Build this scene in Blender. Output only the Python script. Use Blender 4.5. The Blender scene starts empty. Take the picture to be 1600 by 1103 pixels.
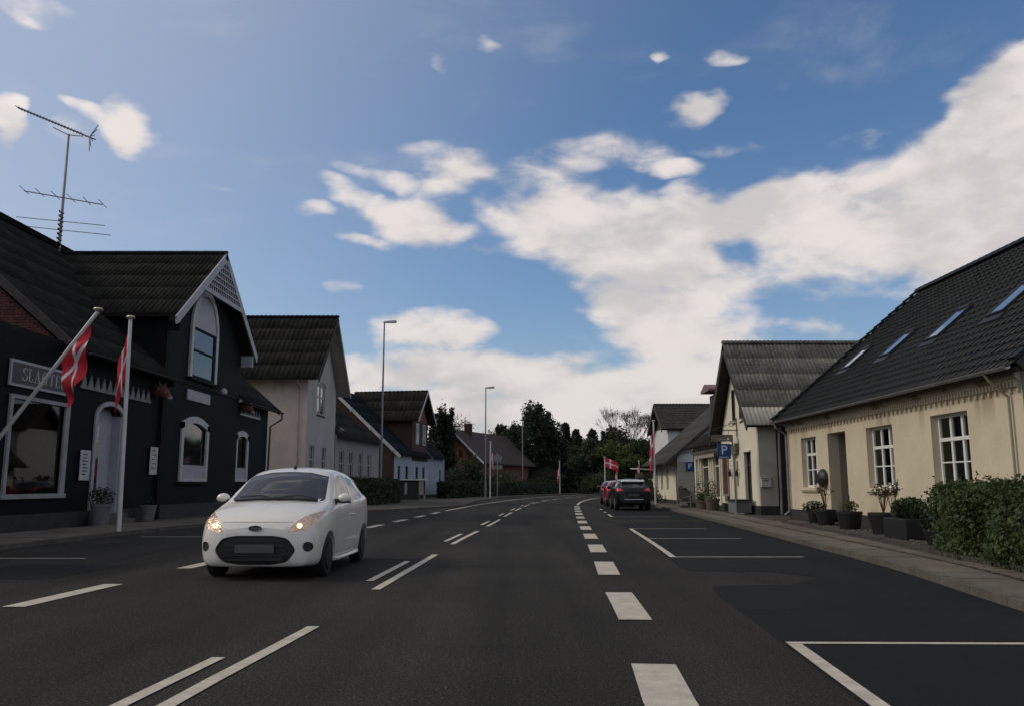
import bpy, bmesh, math, random
import numpy as np
from mathutils import Vector, Matrix, noise as mn

random.seed(7); RNG = np.random.default_rng(7)
SC = bpy.context.scene; COL = SC.collection
R = math.radians; PI = math.pi

# ------------------------------------------------------------------ camera
cam_d = bpy.data.cameras.new('camera'); cam = bpy.data.objects.new('camera', cam_d); COL.objects.link(cam)
cam_d.sensor_width = 36; cam_d.lens = 36*1300/1600; cam_d.clip_end = 3000; cam_d.clip_start = .05
cam.location = (0, 0, 1.25); cam.rotation_euler = (R(90)+math.atan((757-551.5)/1300), 0, 0)
SC.camera = cam

# ------------------------------------------------------------------ light
SUN_AZ, SUN_EL = -86, 36            # degrees: azimuth from +Y towards +X, elevation
SKY_STR, SUN_STR = .118, 1.3
SC.view_settings.view_transform = 'Standard'; SC.view_settings.look = 'None'
SC.view_settings.exposure = -.12; SC.view_settings.gamma = 1; SC.view_settings.use_curve_mapping = False
sd = bpy.data.lights.new('sun', 'SUN'); sun = bpy.data.objects.new('sun', sd); COL.objects.link(sun)
sd.energy = SUN_STR; sd.angle = R(11); sd.color = (1, .88, .72)
sdir = Vector((math.sin(R(SUN_AZ))*math.cos(R(SUN_EL)), math.cos(R(SUN_AZ))*math.cos(R(SUN_EL)), math.sin(R(SUN_EL))))
sun.rotation_euler = sdir.to_track_quat('Z', 'Y').to_euler(); sun.location = sdir*60

W = bpy.data.worlds.new('World'); SC.world = W; W.use_nodes = True
def build_world():
    nt = W.node_tree; N = nt.nodes; L = nt.links; N.clear()
    def M(op, a, b=None, c=None, clamp=False):
        n = N.new('ShaderNodeMath'); n.operation = op; n.use_clamp = clamp
        for i, v in enumerate((a, b, c)):
            if v is None: continue
            if isinstance(v, (int, float)): n.inputs[i].default_value = v
            else: L.new(v, n.inputs[i])
        return n.outputs[0]
    def smooth(v, a, b, c=0, d=1):
        n = N.new('ShaderNodeMapRange'); n.interpolation_type = 'SMOOTHSTEP'; L.new(v, n.inputs[0])
        for i, q in enumerate((a, b, c, d)): n.inputs[i+1].default_value = q
        return n.outputs[0]
    out = N.new('ShaderNodeOutputWorld'); bg = N.new('ShaderNodeBackground')
    sky = N.new('ShaderNodeTexSky'); sky.sky_type = 'NISHITA'; sky.sun_disc = False
    sky.sun_elevation = R(SUN_EL); sky.sun_rotation = R(SUN_AZ); sky.air_density = 1.0; sky.dust_density = 1.1; sky.ozone_density = 3.0
    tc = N.new('ShaderNodeTexCoord'); sep = N.new('ShaderNodeSeparateXYZ'); L.new(tc.outputs['Generated'], sep.inputs[0])
    x, y, z = sep.outputs
    az = M('MULTIPLY', M('ARCTAN2', x, y), 180/PI)
    el = M('MULTIPLY', M('ARCSINE', z), 180/PI)
    def nz(scale, detail, rough, off=(0, 0, 0), dist=0, stretch=2.0):
        mp = N.new('ShaderNodeMapping'); mp.inputs['Scale'].default_value = (1, 1, stretch); mp.inputs['Location'].default_value = off
        L.new(tc.outputs['Generated'], mp.inputs[0])
        n = N.new('ShaderNodeTexNoise'); n.inputs['Scale'].default_value = scale; n.inputs['Detail'].default_value = detail
        n.inputs['Roughness'].default_value = rough; n.inputs['Distortion'].default_value = dist
        L.new(mp.outputs[0], n.inputs['Vector']); return n
    # warp the cloud outlines
    w1 = nz(9, 3, .55, (3, 1, 2)); ws = N.new('ShaderNodeSeparateColor'); L.new(w1.outputs['Color'], ws.inputs[0])
    azw = M('ADD', az, M('MULTIPLY', M('SUBTRACT', ws.outputs[0], .5), 5.0))
    elw = M('ADD', el, M('MULTIPLY', M('SUBTRACT', ws.outputs[1], .5), 3.0))
    blobs = CLOUDS
    acc = None
    for (a, e, ra, re, rot, w) in blobs:
        da = M('SUBTRACT', azw, a); de = M('SUBTRACT', elw, e); ra *= 1.5; re *= 1.5
        if abs(rot) > 3:
            cr, sr = math.cos(R(rot)), math.sin(R(rot))
            u = M('ADD', M('MULTIPLY', da, cr/ra), M('MULTIPLY', de, sr/ra))
            v = M('ADD', M('MULTIPLY', da, -sr/re), M('MULTIPLY', de, cr/re))
        else:
            u = M('MULTIPLY', da, 1/ra); v = M('MULTIPLY', de, 1/re)
        q = M('ADD', M('MULTIPLY', u, u), M('MULTIPLY', v, v))
        f = M('MULTIPLY', M('SUBTRACT', 1, q), w, clamp=True)
        acc = f if acc is None else M('ADD', M('MAXIMUM', acc, f), M('MULTIPLY', M('MINIMUM', acc, f), .25))
    n1 = nz(13, 6, .52, (0, 0, 0), .25); n2 = nz(5, 6, .55, (5, 2, 7), .2)
    # unseen broken cloud over the rest of the sky, thickened for warm frontal light
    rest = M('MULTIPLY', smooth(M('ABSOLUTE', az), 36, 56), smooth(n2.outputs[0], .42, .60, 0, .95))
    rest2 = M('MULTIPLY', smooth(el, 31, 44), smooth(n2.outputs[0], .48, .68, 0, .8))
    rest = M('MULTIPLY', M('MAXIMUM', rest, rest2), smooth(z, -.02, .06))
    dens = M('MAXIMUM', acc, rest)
    d2 = M('ADD', M('MULTIPLY', dens, 1.42), M('MULTIPLY', M('MULTIPLY', M('SUBTRACT', n1.outputs[0], .53), 2.6), smooth(dens, 0, .3)))
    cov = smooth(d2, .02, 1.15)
    wisp = M('MULTIPLY', M('MULTIPLY', smooth(n2.outputs[0], .48, .72, 0, .22), smooth(nz(3, 7, .6, (9, 4, 1), .6, 4.0).outputs[0], .42, .68)), smooth(z, 0, .1))
    veil = M('MULTIPLY', smooth(z, .22, .0), .30)
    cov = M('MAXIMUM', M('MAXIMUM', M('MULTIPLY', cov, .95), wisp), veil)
    # cloud body: bright rims, greyer thick undersides
    sh = M('ADD', M('MULTIPLY', n1.outputs[0], .5), M('MULTIPLY', nz(7, 5, .5, (2, 8, 1)).outputs[0], .5))
    br = smooth(sh, .38, .58, .45, 1.0)
    lowd = smooth(z, .0, .3, .86, 1)
    br = M('MULTIPLY', br, lowd)
    cc = N.new('ShaderNodeMix'); cc.data_type = 'RGBA'; L.new(br, cc.inputs[0])
    cc.inputs[6].default_value = (.50, .485, .485, 1); cc.inputs[7].default_value = (.90, .83, .79, 1)
    # brighten clouds toward the sun
    dt = N.new('ShaderNodeVectorMath'); dt.operation = 'DOT_PRODUCT'; L.new(tc.outputs['Generated'], dt.inputs[0]); dt.inputs[1].default_value = sdir
    glow = smooth(dt.outputs['Value'], .55, 1.0, 1.0, 1.6)
    vs = N.new('ShaderNodeVectorMath'); vs.operation = 'SCALE'; L.new(cc.outputs[2], vs.inputs[0]); L.new(glow, vs.inputs['Scale'])
    sk = N.new('ShaderNodeVectorMath'); sk.operation = 'MULTIPLY'; L.new(sky.outputs[0], sk.inputs[0]); sk.inputs[1].default_value = (SKY_STR*.78, SKY_STR*.95, SKY_STR*1.06)
    hz = M('ADD', smooth(dt.outputs['Value'], .12, .9, 0, .66), M('MULTIPLY', smooth(z, .42, .0), .16))
    hm = N.new('ShaderNodeMix'); hm.data_type = 'RGBA'; L.new(hz, hm.inputs[0]); L.new(sk.outputs[0], hm.inputs[6]); hm.inputs[7].default_value = (.57, .60, .68, 1)
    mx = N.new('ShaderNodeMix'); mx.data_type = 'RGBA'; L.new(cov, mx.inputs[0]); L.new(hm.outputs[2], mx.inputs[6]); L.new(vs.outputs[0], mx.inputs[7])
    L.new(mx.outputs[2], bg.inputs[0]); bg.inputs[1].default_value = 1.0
    L.new(bg.outputs[0], out.inputs[0])
CLOUDS = [(-33.1, 20.9, 0.9, 1.6, 0, 1), (-32.3, 27.3, 2.4, 0.7, 0, 0.6), (-26.0, 21.9, 1.8, 1.1, -35, 1), (-28.7, 22.9, 1.6, 0.4, -20, 0.6), (-29.6, 21.1, 1.0, 1.1, -30, 0.4), (-14.6, 18.3, 1.1, 0.5, 0, 0.6), (-11.6, 19.1, 1.8, 0.9, -20, 0.8), (-6.8, 17.9, 3.2, 1.3, -10, 1), (-9.2, 20.7, 2.5, 0.6, -10, 0.6), (-4.6, 20.9, 2.8, 1.3, 15, 0.8), (-10.4, 16.6, 1.8, 0.3, 0, 0.5), (-6.9, 22.5, 1.8, 0.6, 0, 0.3), (4.6, 21.6, 5.1, 1.7, 8, 0.55), (7.4, 22.3, 3.2, 1.2, 0, 0.5), (11.0, 21.1, 2.2, 0.7, 0, 0.7), (5.9, 17.3, 6.3, 2.1, -8, 1), (-2.7, 16.3, 1.8, 0.3, 0, 0.35), (9.4, 15.0, 7.1, 1.5, -12, 1), (18.6, 17.7, 3.1, 2.0, 0, 1), (14.3, 17.7, 4.7, 1.9, 0, 1), (22.9, 16.1, 5.0, 3.2, 5, 1.1), (30.0, 16.3, 4.5, 4.5, 20, 1.2), (31.9, 23.0, 3.7, 1.1, 25, 0.9), (27.8, 20.1, 2.2, 1.1, 30, 0.7), (32.7, 17.0, 3.9, 5.8, 0, 1.3), (13.8, 24.7, 2.1, 0.7, 3, 1), (11.1, 28.2, 0.6, 0.3, 0, 0.5), (14.7, 27.6, 1.3, 0.4, -5, 0.55), (15.4, 22.2, 2.4, 0.4, -5, 0.4), (23.9, 21.7, 1.2, 0.5, 10, 0.4), (-1.9, 29.3, 0.7, 0.5, -30, 0.4), (-5.2, 28.4, 0.8, 0.5, -20, 0.4), (11.5, 11.0, 4.7, 2.6, -20, 1), (8.5, 12.4, 3.5, 1.7, -20, 0.9), (14.4, 8.3, 1.3, 1.7, 0, 0.6), (11.4, 8.4, 3.4, 2.2, 0, 0.8), (5.3, 9.0, 1.8, 0.8, 0, 0.5), (-5.4, 10.3, 3.3, 1.1, 0, 0.9), (-7.1, 7.7, 4.8, 1.3, 0, 1), (0.0, 7.3, 6.2, 1.5, 0, 1), (6.6, 6.4, 6.1, 1.3, 0, 1), (13.1, 6.7, 5.0, 1.3, 0, 0.9), (20.2, 9.7, 2.8, 0.8, 0, 0.5), (4.4, 4.6, 17.5, 1.5, 0, 1.1), (-10.5, 6.7, 2.6, 1.1, 0, 0.7), (-11.4, 12.7, 0.9, 0.3, 0, 0.3), (-20.1, 19.4, 0.8, 0.2, 0, 0.2)]
build_world()
SC.cycles.use_denoising = True
SC.cycles.max_bounces = 6; SC.cycles.diffuse_bounces = 3; SC.cycles.glossy_bounces = 3

# ------------------------------------------------------------------ materials
def mat(name, col, rough=.8, var=.25, scale=3, bump=0, bscale=30, metal=0, spec=.5, col2=None, fine=0, emit=None, stretch=(1, 1, 1), thr=(.35, .65), speck=None, coat=0, rand=0, lanes=0):
    m = bpy.data.materials.new(name); m.use_nodes = True; nt = m.node_tree; N = nt.nodes; L = nt.links
    b = N['Principled BSDF']; b.inputs['Roughness'].default_value = rough; b.inputs['Metallic'].default_value = metal
    b.inputs['Specular IOR Level'].default_value = spec; b.inputs['Coat Weight'].default_value = coat
    tc = N.new('ShaderNodeTexCoord'); mp = N.new('ShaderNodeMapping'); geo = N.new('ShaderNodeNewGeometry'); L.new(geo.outputs['Position'], mp.inputs[0]); mp.inputs['Scale'].default_value = stretch
    def noise(sc, det=6, rg=.6):
        n = N.new('ShaderNodeTexNoise'); n.inputs['Scale'].default_value = sc; n.inputs['Detail'].default_value = det
        n.inputs['Roughness'].default_value = rg; L.new(mp.outputs[0], n.inputs['Vector']); return n.outputs[0]
    c2 = col2 or tuple(c*(1-var) for c in col); c1 = col if col2 else tuple(min(1, c*(1+var*.6)) for c in col)
    mr = N.new('ShaderNodeMapRange'); mr.inputs[1].default_value = thr[0]; mr.inputs[2].default_value = thr[1]; L.new(noise(scale), mr.inputs[0])
    mix = N.new('ShaderNodeMix'); mix.data_type = 'RGBA'; L.new(mr.outputs[0], mix.inputs[0])
    mix.inputs[6].default_value = (*c1, 1); mix.inputs[7].default_value = (*c2, 1); cur = mix.outputs[2]
    if fine:
        fr = N.new('ShaderNodeMapRange'); L.new(noise(bscale*1.7, 3, .7), fr.inputs[0]); fr.inputs[1].default_value = .3; fr.inputs[2].default_value = .7
        fr.inputs[3].default_value = 1-fine; fr.inputs[4].default_value = 1+fine
        vm = N.new('ShaderNodeVectorMath'); vm.operation = 'SCALE'; L.new(cur, vm.inputs[0]); L.new(fr.outputs[0], vm.inputs['Scale']); cur = vm.outputs[0]
    if speck:
        sc, lo, hi, scol = speck
        sr = N.new('ShaderNodeMapRange'); L.new(noise(sc, 4, .7), sr.inputs[0]); sr.inputs[1].default_value = lo; sr.inputs[2].default_value = hi
        mm = N.new('ShaderNodeMix'); mm.data_type = 'RGBA'; L.new(sr.outputs[0], mm.inputs[0]); L.new(cur, mm.inputs[6]); mm.inputs[7].default_value = (*scol, 1); cur = mm.outputs[2]
    if rand or lanes:
        q = N.new('ShaderNodeMapRange'); q.inputs[3].default_value = 1-(rand or lanes); q.inputs[4].default_value = 1+(rand or lanes)
        if rand: oi = N.new('ShaderNodeObjectInfo'); L.new(oi.outputs['Random'], q.inputs[0])
        else:
            m2 = N.new('ShaderNodeMapping'); m2.inputs['Scale'].default_value = (1, .045, 1); L.new(geo.outputs['Position'], m2.inputs[0])
            n2 = N.new('ShaderNodeTexNoise'); n2.inputs['Scale'].default_value = 1.15; n2.inputs['Detail'].default_value = 5; L.new(m2.outputs[0], n2.inputs['Vector']); L.new(n2.outputs[0], q.inputs[0]); q.inputs[1].default_value = .3; q.inputs[2].default_value = .7
        vm = N.new('ShaderNodeVectorMath'); vm.operation = 'SCALE'; L.new(cur, vm.inputs[0]); L.new(q.outputs[0], vm.inputs['Scale']); cur = vm.outputs[0]
    L.new(cur, b.inputs['Base Color'])
    if bump:
        bn = N.new('ShaderNodeBump'); bn.inputs['Strength'].default_value = bump; bn.inputs['Distance'].default_value = .02
        L.new(noise(bscale, 4), bn.inputs['Height']); L.new(bn.outputs[0], b.inputs['Normal'])
    if emit: b.inputs['Emission Color'].default_value = (*emit[:3], 1); b.inputs['Emission Strength'].default_value = emit[3]
    return m
def glassmix(name, tint):
    m = bpy.data.materials.new(name); m.use_nodes = True; nt = m.node_tree; N = nt.nodes; L = nt.links; N.remove(N['Principled BSDF'])
    a = N.new('ShaderNodeBsdfTransparent'); a.inputs[0].default_value = (*tint, 1); g = N.new('ShaderNodeBsdfGlossy'); g.inputs['Roughness'].default_value = .02
    f = N.new('ShaderNodeFresnel'); f.inputs[0].default_value = 1.55; x = N.new('ShaderNodeMixShader'); L.new(f.outputs[0], x.inputs[0]); L.new(a.outputs[0], x.inputs[1]); L.new(g.outputs[0], x.inputs[2]); L.new(x.outputs[0], N['Material Output'].inputs[0]); return m
def leafmat(name, col, col2, rough=.55):
    m = mat(name, col, rough, .3, 1.2, col2=col2, thr=(.4, .6), spec=.3)
    nt = m.node_tree; b = nt.nodes['Principled BSDF']; t = nt.nodes.new('ShaderNodeBsdfTranslucent'); t.inputs[0].default_value = (*[c*1.2 for c in col], 1)
    ms = nt.nodes.new('ShaderNodeMixShader'); ms.inputs[0].default_value = .25
    nt.links.new(b.outputs[0], ms.inputs[1]); nt.links.new(t.outputs[0], ms.inputs[2]); nt.links.new(ms.outputs[0], nt.nodes['Material Output'].inputs[0])
    return m
def brickmat(name, c1, c2, mortar, sx=.24, sz=.075):
    m = mat(name, c1, .9, .3, 1.5); nt = m.node_tree; N = nt.nodes; L = nt.links; b = N['Principled BSDF']
    tc = N.new('ShaderNodeTexCoord'); sp = N.new('ShaderNodeSeparateXYZ'); L.new(tc.outputs['Object'], sp.inputs[0])
    ad = N.new('ShaderNodeMath'); L.new(sp.outputs[0], ad.inputs[0]); L.new(sp.outputs[1], ad.inputs[1])
    cb = N.new('ShaderNodeCombineXYZ'); L.new(ad.outputs[0], cb.inputs[0]); L.new(sp.outputs[2], cb.inputs[1])
    br = N.new('ShaderNodeTexBrick'); L.new(cb.outputs[0], br.inputs[0]); br.inputs['Scale'].default_value = 1
    br.inputs['Brick Width'].default_value = sx; br.inputs['Row Height'].default_value = sz; br.inputs['Mortar Size'].default_value = .006
    br.inputs['Color1'].default_value = (*c1, 1); br.inputs['Color2'].default_value = (*c2, 1); br.inputs['Mortar'].default_value = (*mortar, 1)
    L.new(br.outputs[0], b.inputs['Base Color'])
    return m
MT = {}
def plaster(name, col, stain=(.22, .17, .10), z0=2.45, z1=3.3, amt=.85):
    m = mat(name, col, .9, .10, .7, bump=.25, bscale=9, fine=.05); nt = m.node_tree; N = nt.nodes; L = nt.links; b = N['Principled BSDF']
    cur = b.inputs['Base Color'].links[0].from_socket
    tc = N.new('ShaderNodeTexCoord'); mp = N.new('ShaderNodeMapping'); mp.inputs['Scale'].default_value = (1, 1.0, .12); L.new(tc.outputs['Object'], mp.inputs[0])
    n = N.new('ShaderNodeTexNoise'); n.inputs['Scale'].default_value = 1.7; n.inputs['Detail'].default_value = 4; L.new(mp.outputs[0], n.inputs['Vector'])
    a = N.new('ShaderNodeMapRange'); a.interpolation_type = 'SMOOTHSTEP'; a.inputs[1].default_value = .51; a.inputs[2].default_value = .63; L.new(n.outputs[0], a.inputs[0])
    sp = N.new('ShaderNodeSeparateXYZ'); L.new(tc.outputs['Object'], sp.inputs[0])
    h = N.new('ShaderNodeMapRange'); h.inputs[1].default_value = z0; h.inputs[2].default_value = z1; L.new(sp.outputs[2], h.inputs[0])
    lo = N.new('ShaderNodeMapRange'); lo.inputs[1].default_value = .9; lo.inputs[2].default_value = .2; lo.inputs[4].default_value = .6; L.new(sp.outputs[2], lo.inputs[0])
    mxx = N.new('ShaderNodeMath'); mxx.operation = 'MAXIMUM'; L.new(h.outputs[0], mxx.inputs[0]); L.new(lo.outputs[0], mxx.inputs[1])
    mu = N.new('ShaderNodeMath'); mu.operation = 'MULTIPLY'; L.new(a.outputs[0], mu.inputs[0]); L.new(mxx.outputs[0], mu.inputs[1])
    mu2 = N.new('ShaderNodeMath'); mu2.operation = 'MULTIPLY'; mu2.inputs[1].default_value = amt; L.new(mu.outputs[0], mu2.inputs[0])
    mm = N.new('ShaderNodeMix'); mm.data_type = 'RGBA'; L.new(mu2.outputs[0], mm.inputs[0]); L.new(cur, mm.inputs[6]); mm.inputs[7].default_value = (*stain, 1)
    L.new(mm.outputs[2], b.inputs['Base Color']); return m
MT.update(
 asphalt=mat('asphalt', (.028, .0262, .022), .9, .25, .35, bump=.9, bscale=48, fine=.9, speck=(42, .54, .66, (.10, .09, .072)), spec=.12, lanes=.32),
 asphalt_new=mat('asphalt_new', (.0155, .016, .0145), .9, .15, .5, bump=.4, bscale=80, fine=.35, speck=(80, .62, .74, (.045, .045, .04)), spec=.12, lanes=.15),
 asphalt_pale=mat('asphalt_patch', (.03, .028, .023), .85, .15, .8, bump=.4, bscale=80, fine=.3, spec=.25),
 paint=mat('road_paint', (.50, .45, .36), .8, .2, 6, bump=.3, bscale=60, fine=.15, speck=(30, .60, .75, (.16, .15, .13))),
 slab=mat('concrete_slab', (.135, .112, .080), .9, .25, 1.3, bump=.4, bscale=40, fine=.2, rand=.14), slab2=mat('concrete_slab_dark', (.115, .095, .068), .9, .22, 1.3, bump=.4, bscale=40, fine=.15),
 joint=mat('joint_sand', (.045, .037, .026), .95, .3, 8, bump=.5, bscale=60, fine=.3),
 kerb=mat('granite_kerb', (.10, .088, .068), .85, .3, 4, bump=.5, bscale=50, fine=.25), sett=mat('granite_sett', (.05, .042, .033), .85, .4, 5, bump=.6, bscale=30),
 grass=mat('grass_ground', (.045, .06, .02), .95, .5, .8, bump=1, bscale=12, fine=.4), soil=mat('soil', (.05, .04, .03), .95, .4, 6, bump=1, bscale=25, fine=.3), pebble=mat('pebble', (.12, .11, .09), .85, .4, 6),
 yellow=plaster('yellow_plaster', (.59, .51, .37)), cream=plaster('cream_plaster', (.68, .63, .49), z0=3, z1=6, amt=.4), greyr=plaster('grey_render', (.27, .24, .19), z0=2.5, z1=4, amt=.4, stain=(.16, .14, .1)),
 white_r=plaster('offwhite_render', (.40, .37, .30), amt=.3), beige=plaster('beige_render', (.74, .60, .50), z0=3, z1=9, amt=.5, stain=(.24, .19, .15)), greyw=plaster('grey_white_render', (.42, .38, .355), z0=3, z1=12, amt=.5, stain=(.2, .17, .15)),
 rowr=plaster('row_render', (.28, .265, .25), z0=2.5, z1=5, amt=.4, stain=(.18, .16, .14)), bluew=plaster('bluish_render', (.34, .37, .42), amt=.3, stain=(.2, .2, .2)),
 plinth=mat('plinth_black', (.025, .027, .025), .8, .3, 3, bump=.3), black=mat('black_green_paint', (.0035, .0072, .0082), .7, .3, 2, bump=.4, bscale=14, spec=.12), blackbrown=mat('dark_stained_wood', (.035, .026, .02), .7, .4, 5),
 white=mat('white_paint', (.62, .62, .60), .55, .12, 3, bump=.1), winwhite=mat('window_white', (.72, .72, .68), .5, .08, 4), greypaint=mat('grey_lilac_paint', (.36, .36, .39), .6, .1, 3), dimwhite=mat('weathered_white', (.50, .49, .48), .65, .2, 3),
 brick=brickmat('red_brick', (.20, .06, .034), (.15, .05, .03), (.16, .12, .1)), brickd=brickmat('dark_red_brick', (.062, .023, .016), (.045, .019, .014), (.05, .04, .034)), brickpiece=mat('brick_piece', (.10, .036, .024), .9, .4, 5, bump=.3),
 roofk=mat('dark_roof', (.019, .018, .0155), .9, .45, 1.1, bump=.5, bscale=18, fine=.3, spec=.12, speck=(3.5, .56, .8, (.038, .040, .022)), rand=.16), roofg=mat('grey_fibre_cement', (.155, .148, .125), .9, .45, 1.0, bump=.5, bscale=20, fine=.3, speck=(9, .56, .66, (.27, .26, .21)), rand=.12, spec=.2),
 roofl=mat('pale_fibre_cement', (.48, .45, .37), .85, .2, 2, bump=.3), tile=mat('glazed_black_tile', (.0125, .0145, .015), .5, .35, 1.2, bump=.2, bscale=12, spec=.22, rand=.18, speck=(5, .62, .8, (.03, .032, .022))), roofred=mat('orange_red_roof', (.38, .065, .035), .8, .25, 3),
 rooftile=mat('brown_grey_tile', (.04, .037, .03), .9, .35, 3, bump=.4, rand=.15), greenroof=mat('dark_blue_green_roof', (.010, .017, .020), .9, .3, 2, spec=.1), brownroof=mat('brown_tile_roof', (.045, .028, .02), .85, .3, 2, bump=.5),
 glass=mat('dark_window_glass', (.012, .014, .014), .04, .2, 1, spec=.75), glasslit=mat('sky_reflecting_glass', (.02, .025, .03), .03, .2, 1, spec=1.0), curtain=mat('curtain', (.35, .33, .3), .9, .2, 5),
 clear=glassmix('clear_window_glass', (.55, .6, .58)), bitumen=mat('bitumen', (.006, .006, .006), .95, .2, 5, spec=.03), skyglass=mat('sky_sheen_glass', (.55, .62, .68), .06, .05, 2, metal=.85), frieze2=mat('dull_frame_grey', (.30, .30, .30), .7, .2, 4), friezegrey=mat('dirty_frieze', (.22, .22, .22), .8, .3, 5), zinc=mat('zinc', (.26, .26, .26), .45, .2, 5, metal=.6), pole=mat('galvanised_pole', (.24, .25, .25), .5, .15, 5, metal=.5), polew=mat('white_pole', (.62, .60, .57), .45, .1, 4), lampgrey=mat('lamp_head', (.32, .32, .33), .5),  # skylight panes: bright sky reflection put into a pale blue metallic base
 iron=mat('black_iron', (.015, .015, .015), .5, .2, 5), red=mat('flag_red', (.62, .028, .04), .85, .12, 6), flagw=mat('flag_white', (.74, .70, .71), .85, .08, 6), gold=mat('gold_ball', (.5, .42, .3), .4, metal=.4),
 signblue=mat('sign_blue', (.012, .06, .20), .4, .05, 4), signw=mat('sign_white', (.75, .75, .75), .4, .03, 3), signdark=mat('sign_dark', (.028, .022, .024), .5, .15, 4), signlet=mat('sign_letter', (.42, .41, .40), .6, .05),
 browngate=mat('brown_stained_boards', (.045, .02, .015), .7, .3, 4), wood=mat('weathered_wood', (.16, .13, .1), .8, .3, 6), terra=mat('dark_pot', (.006, .006, .007), .6, .2, 4), greypot=mat('grey_pot', (.14, .14, .145), .7, .2, 4), stonepot=mat('stone_pot', (.10, .08, .06), .85, .3, 5),
 leafhedge=leafmat('hedge_leaf', (.060, .088, .020), (.026, .046, .014)), leafdark=leafmat('dark_leaf', (.026, .040, .016), (.014, .024, .011)), leafcon=leafmat('conifer_leaf', (.016, .028, .015), (.010, .018, .011)),
 leafmid=leafmat('mid_leaf', (.045, .068, .020), (.024, .040, .014)), leafpale=leafmat('pale_leaf', (.085, .12, .022), (.05, .075, .018)), leafolive=leafmat('olive_leaf', (.070, .065, .030), (.036, .038, .019)), leafbrown=leafmat('budding_leaf', (.07, .06, .035), (.045, .04, .025)),
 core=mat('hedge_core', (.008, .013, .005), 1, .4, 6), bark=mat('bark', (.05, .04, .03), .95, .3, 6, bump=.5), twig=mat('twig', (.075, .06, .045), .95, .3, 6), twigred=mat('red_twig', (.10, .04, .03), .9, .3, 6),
 carwhite=mat('car_white', (.74, .70, .62), .28, .02, 2, spec=.5, coat=.6), carblack=mat('car_black', (.004, .005, .006), .28, .1, 2, spec=.35), carred=mat('car_red', (.22, .015, .02), .28, .1, 2, coat=.6), cargrey=mat('car_dark_grey', (.03, .032, .035), .3, .1, 2, coat=.5),
 carglass=mat('car_glass', (.010, .012, .014), .03, .1, 1, spec=.9), trim=mat('black_trim', (.012, .012, .012), .5, .2, 8), tyre=mat('tyre', (.012, .012, .012), .85, .2, 10, bump=.3), rim=mat('rim', (.28, .28, .29), .35, metal=.7), rimdark=mat('dark_rim', (.04, .04, .04), .4, metal=.5),
 chrome=mat('chrome', (.7, .7, .7), .15, metal=1), silverroof=mat('sky_sheen_roof', (.62, .62, .62), .35, .05), taillight=mat('tail_light', (.35, .01, .015), .2, .1, 3, coat=.5, emit=(1, .03, .05, .12)), lampamber=mat('headlamp_bulb', (.9, .6, .3), .3, emit=(1, .55, .22, 6.0)),  # roof material: sky reflected on the black car is put into the pale colour
 headl=mat('headlamp_reflector', (.85, .62, .42), .14, .35, 22, col2=(.35, .28, .26), bump=1.0, bscale=30, metal=.8, emit=(1, .60, .36, .06)), plate=mat('blank_plate', (.07, .07, .07), .5, .1, 3), ford=mat('badge_blue', (.01, .015, .03), .25, .1),
 bull=mat('bull_brown', (.13, .055, .03), .8, .2, 6), bullw=mat('bull_white', (.26, .22, .19), .8, .1, 6), banner=mat('red_banner', (.26, .09, .08), .7, .3, 9), binm=mat('bin_dark', (.02, .025, .02), .6), binp=mat('pale_bin_panel', (.34, .31, .25), .7),
)

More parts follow.
